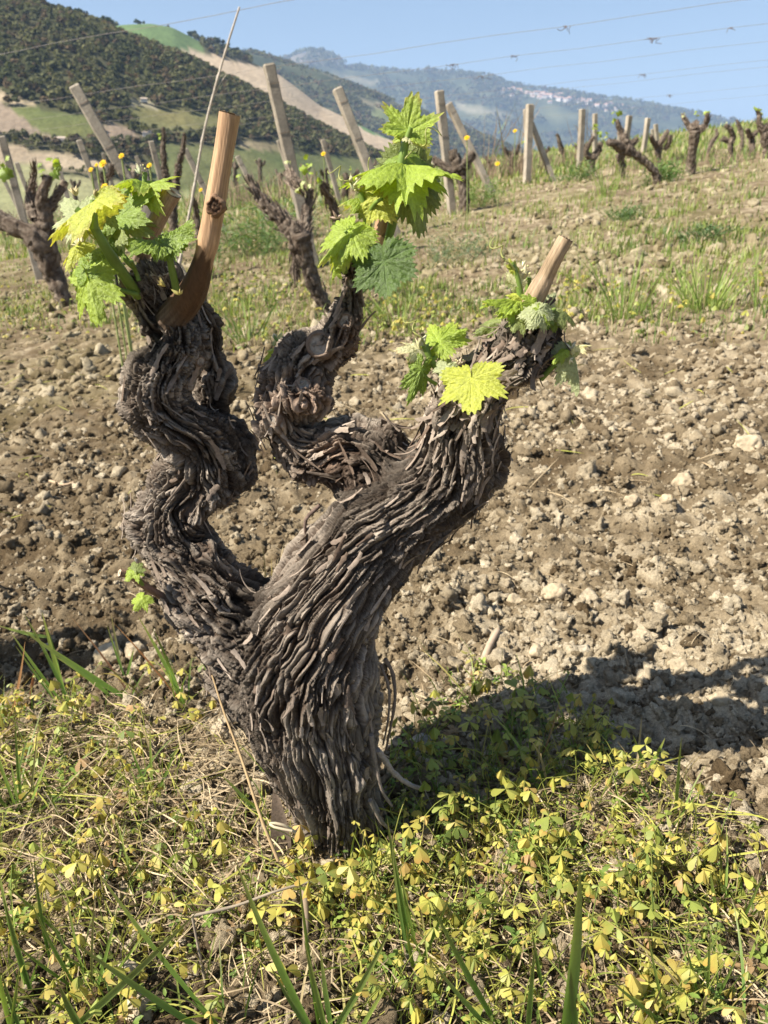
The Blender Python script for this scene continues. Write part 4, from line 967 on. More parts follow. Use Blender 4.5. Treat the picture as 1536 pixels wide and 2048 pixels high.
mb = MB()   # chickweed-like small herbs and fine young grass between the clover
def herb(mb, base, h, n, size, colr):
    a0 = rng.uniform(0, 6.28); top = base + np.array([rng.normal() * h * .4, rng.normal() * h * .4, h]); blade(mb, base, top, .0014, np.array([rng.normal() * .004, rng.normal() * .004, 0]), np.array(colr) * .8, 5)
    for k in range(n):
        t = .25 + .75 * (k + 1) / n; p = base + (top - base) * t; a = a0 + k * 2.4; d = np.array([cos(a), sin(a), rng.uniform(-.2, .6)]); L = size * rng.uniform(.6, 1.2); s_ = np.array([-sin(a), cos(a), 0]); c = np.array(colr) * rng.uniform(.75, 1.25)
        q = np.array([p, p + d * L * .35 + s_ * L * .26, p + d * L * .75 + s_ * L * .20, p + d * L - np.array([0, 0, L * .12]), p + d * L * .75 - s_ * L * .20, p + d * L * .35 - s_ * L * .26]); m_ = p + d * L * .5 - np.array([0, 0, L * .06])
        mb.add(np.vstack([q, m_[None]]), np.array([[i, (i + 1) % 6, 6] for i in range(6)]), c)
HC = [(.20, .29, .06), (.28, .36, .08), (.14, .22, .05), (.40, .36, .12), (.34, .23, .12)]
for poly, n in [(PATCH[0][0], 240), (PATCH[1][0], 300), (PATCH[2][0], 40)]:
    for x, y in points_in(poly, n): herb(mb, np.array([x, y, gz(x, y) - .002]), rng.uniform(.008, .035), int(rng.integers(5, 12)), rng.uniform(.005, .011), HC[rng.integers(0, 5)])
    for x, y in points_in(poly, n):
        b = np.array([x, y, gz(x, y) - .002]); h = rng.uniform(.015, .07); c = np.array(HC[rng.integers(0, 4)]) * rng.uniform(.8, 1.2); blade(mb, b, b + np.array([rng.normal() * h * .6, rng.normal() * h * .6, h]), rng.uniform(.001, .0024), np.array([0, 0, h * .2]), c, 6, c * .7 + np.array((.12, .08, .03)), 1.0)
tag(mb.build('small_herbs', M_GRASS), 'small green herbs and fine grass growing through the clover', 'herbs', kind='stuff')

# separate sprigs that stand clear of the carpet
def sprig(items, label, group=None):
    t = thing('clover_sprig', label, 'clover', group, tuple(ground(*items[0][0])))
    o0 = np.array(t.location)
    for (bx, by), (tx, ty), size, k in items:
        b = ground(bx, by); b[2] = gz(b[0], b[1]); tp = PY(tx, ty, b[1] - .01); m = MB()
        clover(m, b - o0, tp[2] - b[2], (tp[0] - b[0], tp[1] - b[1]), size, CLV[k], .55, rng.uniform(0, 6)); m.build('leaf', M_GRASS, t)
sprig([((1080, 1530), (1140, 1438), .015, 1), ((1075, 1535), (1184, 1474), .012, 3)], 'two leaning clover stalks catching the light above the vine shadow')
sprig([((1050, 1590), (1046, 1538), .012, 0), ((1060, 1600), (1062, 1580), .012, 1)], 'lone yellow clover pair below the leaning stalks in the shadow')
sprig([((880, 1610), (886, 1592), .012, 0), ((872, 1630), (876, 1608), .013, 4)], 'bright clover leaf just right of the dead root at the trunk base')
sprig([((940, 1540), (928, 1514), .012, 0)], 'single small lit clover leaf in the dark right of the trunk')
sprig([((700, 1730), (680, 1700), .014, 3), ((712, 1740), (690, 1720), .013, 0)], 'yellow clover standing against the foot of the trunk')
sprig([((740, 1730), (732, 1690), .012, 3), ((752, 1740), (760, 1708), .013, 1)], 'clover sprig just right of the trunk foot')
sprig([((610, 1760), (600, 1650), .013, 4), ((606, 1765), (622, 1726), .013, 0)], 'tall clover sprig in front of the left edge of the trunk foot')
sprig([((330, 1720), (322, 1706), .016, 1), ((345, 1740), (384, 1708), .015, 2), ((300, 1760), (286, 1740), .016, 1)], 'light green clover clump in the middle of the left weeds')

def fine_blades(t, b0, n, hmax):
    for k in range(n):
        x, y = b0[0] + rng.normal() * .012, b0[1] + rng.normal() * .012; b = np.array([x, y, gz(x, y) - .003]); h = rng.uniform(.25, 1) * hmax; a = rng.uniform(0, 6.28); L = h * rng.uniform(.2, .9)
        m = MB(); c = np.array(((.20, .31, .06), (.13, .23, .05), (.46, .37, .20))[rng.integers(0, 3)]) * rng.uniform(.8, 1.2)
        blade(m, b - b0, b + np.array([cos(a) * L, sin(a) * L, h]) - b0, rng.uniform(.0014, .0034), np.array([-cos(a) * L * .2, -sin(a) * L * .2, h * .25]), c, 9, c * .6 + np.array((.18, .12, .05)), .8); m.build('blade', M_GRASS, t)
G1, G2, G3, GR, GT = (.17, .30, .055), (.115, .225, .045), (.24, .36, .07), (.30, .10, .06), (.52, .42, .24)
def tuft(label, blades, group=None, name='grass_tuft'):
    """blades: base x y, tip x y, width in px, sideways bend in px, how much nearer the tip is, colour"""
    b0 = ground(blades[0][0], min(blades[0][1], 2300)); b0[2] = gz(b0[0], b0[1]); t = thing(name, label, 'grass', group, tuple(b0))
    for bx, by, tx, ty, w, bend, near, colr in blades:
        b = ground(bx, by); b[2] = gz(b[0], b[1]) - .004; tp = PY(tx, ty, b[1] - near); m = MB(); wd = pxm(w * .86, (b + tp) / 2)
        d = unit(tp - b); sd_ = unit(np.cross(d, (0, 1, 0)))
        blade(m, b - b0, tp - b0, wd, sd_ * pxm(bend, b) + np.array([0, 0, .004]), colr, 12, np.array(colr) * .55 + np.array((.20, .13, .05))); m.build('blade', M_GRASS, t)
    fine_blades(t, b0, 11, .085)
tuft('broad grey-green grass blades crossing low in the left foreground', [(452, 2075, 176, 1716, 30, 14, .03, G1), (440, 2090, 140, 1880, 18, 10, .02, G2), (100, 2090, 396, 1822, 24, -14, .03, (.24, .34, .10)), (180, 2080, 118, 1968, 26, 8, .03, G2)])
tuft('dark grass blades at the left edge of the bottom corner', [(60, 2000, -10, 1700, 14, 8, .02, G1), (70, 2010, 6, 1790, 14, 4, .02, G2), (110, 1960, 68, 1710, 9, 10, .02, G2), (140, 1900, 10, 1770, 12, -6, .02, G1), (30, 2090, -20, 1860, 12, 6, .02, G3), (52, 2085, 2, 1940, 11, 6, .02, G2), (20, 2090, 40, 1930, 9, 2, .02, G3)])
tuft('long blades fanning out below the trunk foot', [(640, 2080, 470, 1720, 22, 16, .02, G1), (650, 2090, 540, 1930, 15, 12, .02, G2), (640, 2060, 596, 1740, 11, 4, .03, G1), (660, 2090, 608, 1880, 15, 2, .03, G3), (640, 2090, 786, 1846, 20, -14, .02, (.25, .38, .09)), (668, 2080, 640, 1890, 16, 4, .03, G2), (700, 2085, 780, 1960, 11, -4, .02, G3)])
tuft('upright grass blades standing in front of the clover right of the trunk', [(826, 1930, 774, 1636, 16, 6, .02, G1), (822, 1940, 784, 1690, 9, 10, .02, G2), (836, 1920, 800, 1730, 10, 6, .02, G3), (832, 1950, 900, 1790, 11, -6, .02, G1), (830, 1960, 812, 1850, 10, 3, .02, G3)])
tuft('long arching blade leaning left over the right foreground clover', [(1005, 2060, 860, 1800, 16, 12, .03, G1), (1000, 2070, 856, 1912, 18, 12, .03, G2)])
tuft('broadest grass blade rising in the right foreground with narrow ones beside it', [(1122, 2095, 1160, 1734, 40, -14, .05, (.20, .34, .07)), (1054, 2090, 1070, 1888, 15, 2, .04, G1), (1160, 2090, 1138, 1920, 17, 4, .03, G1), (1090, 1990, 1064, 1860, 10, 4, .03, G2), (1075, 1890, 1094, 1818, 14, -3, .02, (.22, .33, .10))])
tuft('thin grass stem crossing towards the bottom right', [(1335, 2060, 1294, 1860, 8, 6, .02, G3), (1340, 2070, 1220, 1960, 12, 8, .02, G1), (1280, 2070, 1330, 1960, 8, 0, .02, (.28, .20, .10))])
tuft('small upright grass shoot with forked blades on the pale soil at right', [(1284, 1610, 1292, 1560, 6, 0, .0, G3), (1292, 1560, 1266, 1470, 9, 4, .01, G1), (1292, 1560, 1330, 1476, 9, -4, .01, G3), (1296, 1590, 1346, 1540, 9, -3, .01, G3), (1290, 1650, 1370, 1644, 11, -4, .02, G3), (1300, 1668, 1440, 1726, 12, -6, .02, G1)])
tuft('single tall narrow blade on the pale soil right of the forked shoot', [(1346, 1670, 1363, 1474, 11, 3, .01, G3), (1340, 1690, 1312, 1640, 8, 2, .01, G2)])
tuft('small grass clump at the right edge of the foreground soil', [(1470, 1860, 1536, 1800, 9, -3, .01, G1), (1432, 1840, 1420, 1740, 9, 3, .01, G3), (1436, 1850, 1380, 1780, 8, 3, .01, G2), (1470, 1870, 1525, 1750, 9, -4, .01, G1), (1480, 1905, 1556, 1860, 12, -3, .01, G3), (1398, 1650, 1380, 1600, 8, 2, 0, G2), (1396, 1650, 1430, 1580, 7, -2, 0, G3)])
tuft('long arching grass blades on the pale soil left of the trunk', [(268, 1400, 40, 1256, 15, 10, .01, G1), (235, 1396, 108, 1312, 12, -8, .0, G1), (140, 1400, 46, 1224, 10, -8, .0, G2), (134, 1392, 84, 1224, 13, 4, .0, G3), (120, 1382, 20, 1262, 10, 5, .0, G1), (116, 1330, 84, 1228, 10, -6, .0, G1), (104, 1260, -6, 1250, 9, 12, .0, G3), (110, 1385, 30, 1290, 7, 4, .0, G2)])
tuft('grass blades springing up beside the left flank of the trunk', [(372, 1416, 276, 1232, 13, -4, .0, G1), (368, 1412, 305, 1255, 9, -4, .0, G3), (366, 1408, 226, 1244, 6, -4, .0, (.36, .16, .08)), (262, 1390, 140, 1232, 5, -6, .0, (.32, .16, .10)), (246, 1350, 222, 1226, 7, 2, 0, (.18, .20, .09)), (250, 1355, 214, 1250, 6, 2, 0, G2), (252, 1356, 268, 1296, 7, -2, 0, G2)])
tuft('reddish dry blade curving at the left edge', [(10, 1420, 50, 1282, 8, -10, .0, (.38, .19, .09)), (56, 1372, 72, 1330, 7, 0, .0, (.40, .16, .10))])
tuft('dark blade leaning against the left side of the trunk foot', [(532, 1648, 440, 1548, 12, -6, .0, G2), (548, 1560, 470, 1480, 6, -3, .0, G3), (540, 1500, 470, 1440, 6, -3, .0, G2)])
tuft('grass blades in the vine shadow right of the trunk', [(1080, 1600, 1100, 1520, 7, 2, 0, G1), (1076, 1560, 1180, 1500, 7, -6, 0, G3), (1070, 1560, 1105, 1480, 6, 0, 0, G1), (1074, 1560, 1120, 1400, 4, -6, 0, (.26, .16, .10)), (1080, 1530, 950, 1514, 9, -6, .01, (.22, .20, .08)), (1030, 1500, 950, 1470, 12, -8, .0, (.27, .28, .09)), (1000, 1640, 925, 1625, 8, -4, .01, G1), (1040, 1620, 1002, 1580, 8, -3, .01, G1)])

tuft('tangle of long narrow grass blades in the left bottom corner', [(170, 2010, 60, 1800, 10, 10, .02, G1), (180, 2000, 130, 1770, 9, 6, .02, G3), (190, 2015, 236, 1810, 9, -6, .02, G1), (200, 2000, 300, 1850, 8, -10, .02, G3), (160, 2000, 20, 1880, 10, 12, .02, G1), (185, 2010, 190, 1780, 7, 3, .02, (.30, .30, .12)), (210, 2040, 330, 1960, 9, -8, .02, G2)])
tuft('bright thin grass tuft at the left edge among the straw', [(40, 1640, -20, 1450, 9, 8, .01, G3), (48, 1640, 30, 1430, 8, 4, .01, G1), (52, 1645, 110, 1470, 8, -6, .01, G3), (56, 1650, 150, 1560, 8, -8, .01, G1), (44, 1650, -30, 1560, 8, 8, .01, G1), (60, 1640, 76, 1450, 6, -2, .01, (.36, .33, .14))])
tuft('short grass tuft in the straw left of the leaning dry stem', [(300, 1590, 250, 1460, 7, 5, .01, G1), (306, 1590, 300, 1450, 7, 2, .01, G3), (310, 1592, 360, 1480, 7, -4, .01, G1), (296, 1596, 220, 1530, 7, 6, .01, G3)])
tuft('fine upright grass among the clover at the bottom right', [(1400, 2030, 1370, 1880, 8, 4, .02, G1), (1410, 2030, 1420, 1860, 8, 0, .02, G3), (1416, 2035, 1480, 1900, 8, -5, .02, G1), (1404, 2040, 1340, 1960, 8, 6, .02, G3)])
# dry stalks and sticks
def stalk(label, pts, w0, w1, colr, name='dry_stalk', cat='stalk', nodes=(), branch=None):
    """pts: photo x, y and distance, or None to lie on the ground"""
    P = []
    for x, y, Y in pts:
        if Y is None: p = ground(x, y); p[2] = gz(p[0], p[1]) + .004
        else: p = PY(x, y, Y)
        P.append(p)
    P = np.array(P); C = catmull(P, .008); R = np.linspace(w0, w1, len(C)); mb = MB()
    for nd in nodes: R = R * (1 + .35 * np.exp(-((np.linspace(0, 1, len(C)) - nd) / .012) ** 2))
    tube(mb, C, R, 9, np.array(colr) * (1 + .35 * pn(np.arange(len(C)) / 7., 0, 0, 9))[:, None], .12, .012, 4)
    if branch is not None:
        B = np.array([PY(x, y, Y) for x, y, Y in branch]); B = catmull(B, .01); tube(mb, B, np.linspace(w1 * .8, w1 * .3, len(B)), 6, colr)
    return tag(mb.build(name, M_DRY), label, cat)
gb = ground(324, 664)
stalk('tall pale dry reed rising behind the left arm against the hill', [(324, 668, gb[1]), (352, 560, gb[1]), (384, 400, gb[1]), (410, 256, gb[1] - .02), (446, 120, gb[1] - .03), (479, 14, gb[1] - .05)], .0085, .0042, (.50, .44, .36), 'dry_reed', 'reed', (.25, .48, .62, .8),
      [(430, 188, gb[1] - .02), (440, 168, gb[1] - .02), (452, 150, gb[1])])
stalk('grey dry stalk with a sharp bend in the left foreground weeds', [(436, 2070, .52), (410, 1960, .535), (384, 1832, .55)], .0017, .0012, (.32, .26, .19))
stalk('grey dry stalk lying across the weeds left of the trunk foot', [(384, 1832, .551), (470, 1812, .565), (560, 1780, .58), (650, 1756, .60)], .0015, .0012, (.34, .28, .20))
stalk('slender tan dry stem leaning in front of the left side of the trunk', [(556, 1720, .60), (520, 1630, .615), (484, 1520, .64), (450, 1430, .66), (424, 1350, .68)], .0018, .0009, (.48, .34, .18))
stalk('weathered grey stick standing upright below the trunk foot', [(612, 2070, .515), (612, 1960, .535), (612, 1860, .56), (610, 1780, .585)], .0038, .0034, (.25, .19, .13), 'stick', 'stick')
stalk('short pale stick lying on the soil right of the trunk', [(962, 1336, None), (978, 1306, None), (994, 1282, None)], .006, .0045, (.40, .31, .22), 'stick', 'stick')
stalk('thin twig on the left part of the tilled soil', [(100, 966, None), (128, 970, None), (148, 966, None)], .004, .003, (.46, .34, .22), 'stick', 'stick')
stalk('reddish brown stick on the soil left of the trunk', [(180, 1420, None), (205, 1408, None), (236, 1398, None)], .005, .004, (.30, .20, .14), 'stick', 'stick')
mb = MB(); sb = np.array([PY(566, 1760, .665), PY(560, 1660, .675), PY(548, 1570, .69)]); blade(mb, sb[0], sb[2], .026, np.array([.004, 0, 0]), (.10, .075, .055), 10, (.16, .12, .09), 0.0)
tag(mb.build('loose_bark', M_PEEL), 'dark slab of loose bark standing at the left side of the trunk foot', 'bark')
stalk('curled pale dry leaf blade looping at the left of the trunk foot', [(590, 1664, .60), (566, 1650, .595), (540, 1646, .595), (548, 1654, .59), (584, 1662, .59)], .0016, .0012, (.55, .46, .31))

mb = MB()   # litter of straw and dead stems
def litter(poly, n, l0, l1, w, up=.012, greens=0.0):
    for x, y in points_in(poly, n):
        a = rng.uniform(0, 2 * pi); L = rng.uniform(l0, l1); d = np.array([cos(a), sin(a), rng.normal() * .22]) * L
        b = np.array([x, y, gz(x, y) + rng.uniform(0, up)]); tip = b + d; tip[2] = max(tip[2], gz(tip[0], tip[1]) + .001)
        c = mix((.30, .22, .13), (.60, .48, .30), np.array(rng.random())) if rng.random() > greens else np.array(CLV[1]) * rng.uniform(.6, 1)
        blade(mb, b, tip, w * rng.uniform(.5, 1.3), np.array([rng.normal() * L * .18, rng.normal() * L * .18, rng.uniform(0, L * .22)]), c, 6, twist=1.0)
litter([(-100, 1480), (200, 1440), (460, 1480), (580, 1600), (620, 1720), (600, 1880), (300, 1960), (-100, 1900)], 2300, .015, .085, .0015, .022, .12)
litter([(560, 1720), (900, 1640), (1300, 1560), (1500, 1700), (1600, 2100), (400, 2120), (420, 1940)], 1800, .012, .07, .0013, .018, .25)
litter([(-300, 1400), (500, 1100), (1200, 1100), (1700, 1500), (1600, 1800), (-200, 1900)], 260, .015, .05, .0012)
litter([(-100, 700), (1600, 660), (1600, 1000), (-100, 1050)], 420, .03, .12, .0028, .01, .3)
litter([(600, 1660), (1240, 1500), (1500, 1760), (1600, 2100), (640, 2110)], 520, .02, .075, .0015, .03, 1.0)
litter([(-120, 1440), (330, 1500), (560, 1760), (420, 2110), (-120, 2110)], 420, .02, .08, .0015, .03, 1.0)
tag(mb.build('dry_straw', M_DRY), 'bleached dead stems and straw littering the soil', 'straw', kind='stuff')

# ------------------------------------------------------------------ grass on the ground behind
mb = MB()
def grass_field(n, r0, r1, dens, h0, h1, w0, half=50):
    n = int(n * 1.45)
    r = r0 * (r1 / r0) ** rng.random(n); az = np.radians(rng.uniform(-half, half, n)); X, Y = r * np.sin(az), r * np.cos(az)
    k = rng.random(n) < dens(X, Y); X, Y, r = X[k], Y[k], r[k]; n = len(X)
    z = gz(X, Y) - .004; h = rng.uniform(h0, h1, n) * (.7 + .3 * np.clip(1 + 2 * pn(X / .5, Y / .5, 0, 111), 0, 2)); w = w0 * (1 + r / 9) * rng.uniform(.6, 1.3, n)
    a = rng.uniform(0, 2 * pi, n); ln = h * np.abs(rng.normal(.35, .25, n)); S = np.stack([np.cos(a + 1.57), np.sin(a + 1.57), 0 * a], -1) * w[:, None] / 2
    B = np.stack([X, Y, z], -1); D = np.stack([np.cos(a) * ln, np.sin(a) * ln, h], -1)
    P1 = B + D * np.array([.35, .35, .6]); P2 = B + D
    v = np.stack([B - S, B + S, P1 - S * .8, P1 + S * .8, P2], 1)
    t = np.clip(rng.normal(.5, .3, n) + .8 * pn(X / .6, Y / .6, 0, 112), 0, 1)
    c = mix((.105, .175, .04), (.31, .37, .09), t); dry = rng.random(n) < .20; c[dry] = mix((.34, .27, .15), (.52, .43, .26), rng.random(dry.sum()))
    c = np.repeat(c[:, None], 5, 1).reshape(-1, 3); o = (np.arange(n) * 5)[:, None]
    mb.add(v.reshape(-1, 3), [np.array([[0, 1, 3, 2]]) + o, np.array([[2, 3, 4]]) + o], c)
def band(poly): return [tuple(ground(*p)[:2]) for p in poly]
STRIPS = [(band(p), d) for p, d in [
    ([(-60, 560), (120, 590), (330, 600), (340, 690), (120, 690), (-60, 700)], .9), ([(430, 560), (640, 570), (660, 690), (450, 720), (420, 640)], .8),
    ([(680, 620), (860, 600), (1000, 640), (900, 700), (700, 700)], .7), ([(1120, 560), (1560, 560), (1560, 700), (1300, 690), (1100, 650)], .55),
    ([(-40, 440), (140, 430), (480, 420), (620, 440), (600, 530), (460, 540), (120, 560), (-40, 560)], .8), ([(760, 400), (1040, 380), (1100, 430), (900, 450), (760, 470)], .7),
    ([(1000, 330), (1560, 330), (1560, 420), (1200, 420), (1000, 400)], .5)]]
def untilled(X, Y):
    x, y, _ = proj(np.stack([X, Y, zbase(X, Y)], -1)); return 1 - sstep(-18, 14, y - np.interp(x, [-400, 120, 300, 450, 620, 700, 900, 1120, 1300, 1536, 2200], [660, 650, 655, 705, 680, 690, 665, 640, 690, 690, 690]) + 30 * pn(x / 60, y / 60, 0, 118))
def dens_mid(X, Y):
    d = np.clip(.06 + 1.2 * pn(X / .55, Y / .55, 0, 113) + .5 * pn(X / .16, Y / .16, 0, 114), 0, .6) * sstep(2.2, 3.6, np.hypot(X, Y))
    for p, q in STRIPS: d = np.maximum(d, inpoly(X, Y, p) * q * np.clip(.75 + 1.5 * pn(X / .2, Y / .2, 0, 115), 0, 1))
    return d * untilled(X, Y)
def dens_far(X, Y): return np.clip(.08 + .40 * sstep(9, 16, np.hypot(X, Y)) + 1.5 * pn(X / 1.2, Y / 1.2, 0, 116) + 1.7 * pn(X / .30, Y / .30, 0, 117), .03, 1) * untilled(X, Y)
grass_field(34000, 1.7, 5.5, dens_mid, .02, .065, .0026)
grass_field(130000, 3.0, 14, dens_far, .02, .075, .0042)
grass_field(40000, 12, 45, dens_far, .05, .16, .008)
tag(mb.build('grass', M_GRASS), 'patchy low grass and yellowish weeds over the vineyard slope', 'grass', kind='stuff')
mb = MB()   # low yellow-green weeds in the same strips
for p, q in STRIPS[:5]:
    n = int(260 * q)
    X = np.array(p); lo, hi = X.min(0), X.max(0); xs = rng.uniform(lo[0], hi[0], n * 5); ys = rng.uniform(lo[1], hi[1], n * 5); ok = inpoly(xs, ys, p)
    for x, y in np.stack([xs, ys], -1)[ok][:n]:
        clover(mb, np.array([x, y, gz(x, y) - .004]), rng.uniform(.03, .09), rng.normal(size=2) * .02, rng.uniform(.012, .021), np.array(CLV[(1, 2, 2, 5, 5, 0)[rng.integers(0, 6)]]), rng.uniform(.2, .9), rng.uniform(0, 6))
tag(mb.build('low_weeds', M_GRASS), 'yellow wood sorrel patches in the middle distance', 'weeds', kind='stuff')

# separate tufts and weeds of the middle distance
def far_tuft(name, label, px, py, wpx, hpx, n, colr, colt, dry=.1, wid=.0035, group=None, cat='grass', spread=.5):
    b0 = ground(px, py); b0[2] = gz(b0[0], b0[1]); W, H = pxm(wpx / 2, b0), pxm(hpx, b0); mb = MB(); weed = name != 'grass_tuft'
    nc = max(1, n // 14); cen = rng.normal(size=(nc, 2)) * W * .42
    for k in range(n):
        a = rng.uniform(0, 2 * pi); q = W * (.22 if weed else .6) * math.sqrt(rng.random()); ce = cen[k % nc] if weed else (0, 0)
        b = np.array([cos(a) * q + ce[0], sin(a) * q + ce[1], 0.0]); edge = max(.25, 1 - (np.hypot(*b[:2]) / (W * 1.05)) ** 2)
        b[2] = gz(b0[0] + b[0], b0[1] + b[1]) - b0[2] - .004
        h = H * rng.uniform(.35, 1.0) * (edge if weed else 1); d = np.array([cos(a), sin(a), 0]) * h * abs(rng.normal(spread, .3)) + np.array([rng.normal() * .1 * h, 0, h])
        c = mix(colr, colt, np.array(rng.random())) if rng.random() > dry else np.array((.5, .40, .24)) * rng.uniform(.7, 1.1)
        if weed:      # leafy stems: short leaflets along a stalk
            blade(mb, b, b + d, wid * .35, np.array([0, 0, h * .1]), c, 4)
            for t in (.35, .55, .72, .86, 1.0):
                p = b + d * t; g = rng.normal(size=3); g[2] = abs(g[2]) * .6; L = h * rng.uniform(.16, .34); blade(mb, p, p + unit(g) * L, wid * rng.uniform(.7, 1.5), np.array([0, 0, L * .15]), c * rng.uniform(.75, 1.3), 4, twist=1.5)
        else: blade(mb, b, b + d, wid * rng.uniform(.6, 1.3), np.array([0, 0, h * .18]), c, 6, twist=.8)
    o = mb.build(name, M_GRASS); o.location = b0; return tag(o, label, cat, group)
GA, GB = (.16, .27, .055), (.33, .42, .10)
far_tuft('grass_tuft', 'light green grass tuft standing on the soil right of the slanting cane', 1250, 640, 130, 150, 60, GA, GB, .15)
far_tuft('grass_tuft', 'dense light green grass tuft near the right edge behind the tilled strip', 1412, 620, 150, 130, 110, GA, (.42, .52, .14), .1)
far_tuft('grass_tuft', 'sparse grass tuft at the right edge of the photo behind the tilled strip', 1520, 620, 90, 130, 36, GA, GB, .3)
far_tuft('grass_tuft', 'grass tuft between the left and middle arms on the far side of the tilled soil', 500, 690, 70, 110, 40, (.12, .22, .06), GB, .1, .005)
far_tuft('grass_tuft', 'faint grass shoot on the soil between the two twisted arms', 545, 1190, 70, 120, 9, (.30, .24, .13), (.40, .30, .16), .6, .0022)
far_tuft('grass_tuft', 'small grass tuft on the soil behind the middle arm', 800, 650, 120, 70, 50, GA, GB, .1)
far_tuft('grass_tuft', 'short bright grass right of the leaning vine on the far soil', 1215, 395, 60, 70, 40, GA, GB, .1, .006)
WG, WH = (.10, .165, .075), (.22, .29, .15)
far_tuft('weed_clump', 'round grey-green feathery weed on the soil behind the middle arm', 918, 524, 140, 90, 200, WG, WH, .25, .0045, None, 'weed', .8)
far_tuft('weed_clump', 'dark green leafy weed lying flat left of the second tuft on the far soil', 1245, 440, 120, 32, 140, (.07, .14, .045), (.16, .24, .08), .05, .008, None, 'weed', 1.2)
far_tuft('weed_clump', 'dark green weed spreading at the right edge of the far soil', 1420, 480, 190, 34, 170, (.07, .14, .05), (.15, .22, .08), .1, .008, None, 'weed', 1.2)
far_tuft('weed_clump', 'green bush of weeds around the foot of the forked vine in the far row', 1150, 362, 100, 44, 130, (.09, .17, .05), (.2, .3, .09), .1, .010, None, 'weed', .6)
far_tuft('weed_clump', 'green weed right of the foot of the leaning vine', 1330, 362, 80, 50, 160, (.10, .2, .05), (.22, .32, .1), .05, .010, None, 'weed', .6)
far_tuft('weed_clump', 'big dark green weed between the left arm and the vine behind it', 500, 510, 190, 110, 260, (.075, .15, .045), (.19, .29, .085), .08, .008, None, 'weed', .55)
far_tuft('weed_clump', 'grey-green weed in the fork of the vine behind the middle arm', 590, 480, 110, 80, 150, (.10, .17, .08), (.2, .28, .13), .08, .007, None, 'weed', .6)
far_tuft('weed_clump', 'green grass clump at the foot of the dark vine right of the top leaf', 965, 410, 130, 60, 150, (.11, .2, .05), (.26, .34, .1), .15, .008, None, 'weed', .5)
# ------------------------------------------------------------------ vines of the rows behind
SMALL = np.array([(0, 1.0), (18, .72), (28, .62), (52, .92), (76, .58), (106, .74), (140, .5), (170, .25), (180, .06)])
def small_leaf(J, size, parent, colr, seed):
    rs = np.random.default_rng(seed); d = unit(rs.normal(size=3) + np.array([0, -.2, .2])); n = unit(np.array([-.3, -.6, .7]) + rs.normal(size=3) * .4); x = unit(np.cross(d, n)); n = np.cross(x, d)
    ph = np.linspace(-180, 180, 37); R = np.interp(np.abs(ph), SMALL[:, 0], SMALL[:, 1]) * (1 - .10 * (np.arange(37) % 2)); a = np.radians(ph)
    v = [J]; 
    for q in (.5, 1.0): v += list(J + size * ((q * R * np.sin(a))[:, None] * x + (q * R * np.cos(a))[:, None] * d + (-.25 * (q * R) ** 2 - .2 * np.abs(q * R * np.sin(a)))[:, None] * n))
    v = np.array(v); k = np.arange(36)
    f1 = np.stack([0 * k, k + 2, k + 1], -1); f2 = np.stack([k + 1, k + 2, k + 39, k + 38], -1)
    return mesh_obj('leaf', v, [f1, f2], np.broadcast_to(np.array(colr) * rs.uniform(.8, 1.15), v.shape), M_LEAF, parent)

def bark_tube(mb, C, R, seed, tone=1.0, seg=22):
    T, U, W = frames(C); th = np.linspace(0, 2 * pi, seg, endpoint=False); rm = max(R.mean(), .006); s = np.concatenate([[0], np.cumsum(np.linalg.norm(np.diff(C, axis=0), axis=1))]) / rm
    D = U[:, None] * np.cos(th)[None, :, None] + W[:, None] * np.sin(th)[None, :, None]; a = th[None] + .25 * s[:, None]; ca, sa = np.cos(a), np.sin(a); ss = s[:, None] + 0 * a
    n1 = pn(ca * 2.2, sa * 2.2, ss / 5 + seed, 61); n2 = pn(ca * 5, sa * 5, ss / 4 + seed, 62); n3 = pn(ca * 1.1, sa * 1.1, ss / 1.6 + seed, 63); n4 = pn(ca * 9, sa * 9, ss / 3 + seed, 64)
    h = .5 * n3 + .55 * np.minimum(np.abs(n1) * 3, 1) - .3 + .35 * n2 + .2 * n4
    P = C[:, None] + D * (R[:, None] * (1 + .62 * h))[..., None]
    c = mix((.07, .05, .036), (.27, .22, .17), np.clip(.35 + 1.1 * n2 + .9 * n4 + .35 * n1, 0, 1)) * tone
    mb.add(P.reshape(-1, 3), [gridf(len(C), seg, True), np.arange(seg)[None] + seg * (len(C) - 1)], c.reshape(-1, 3))

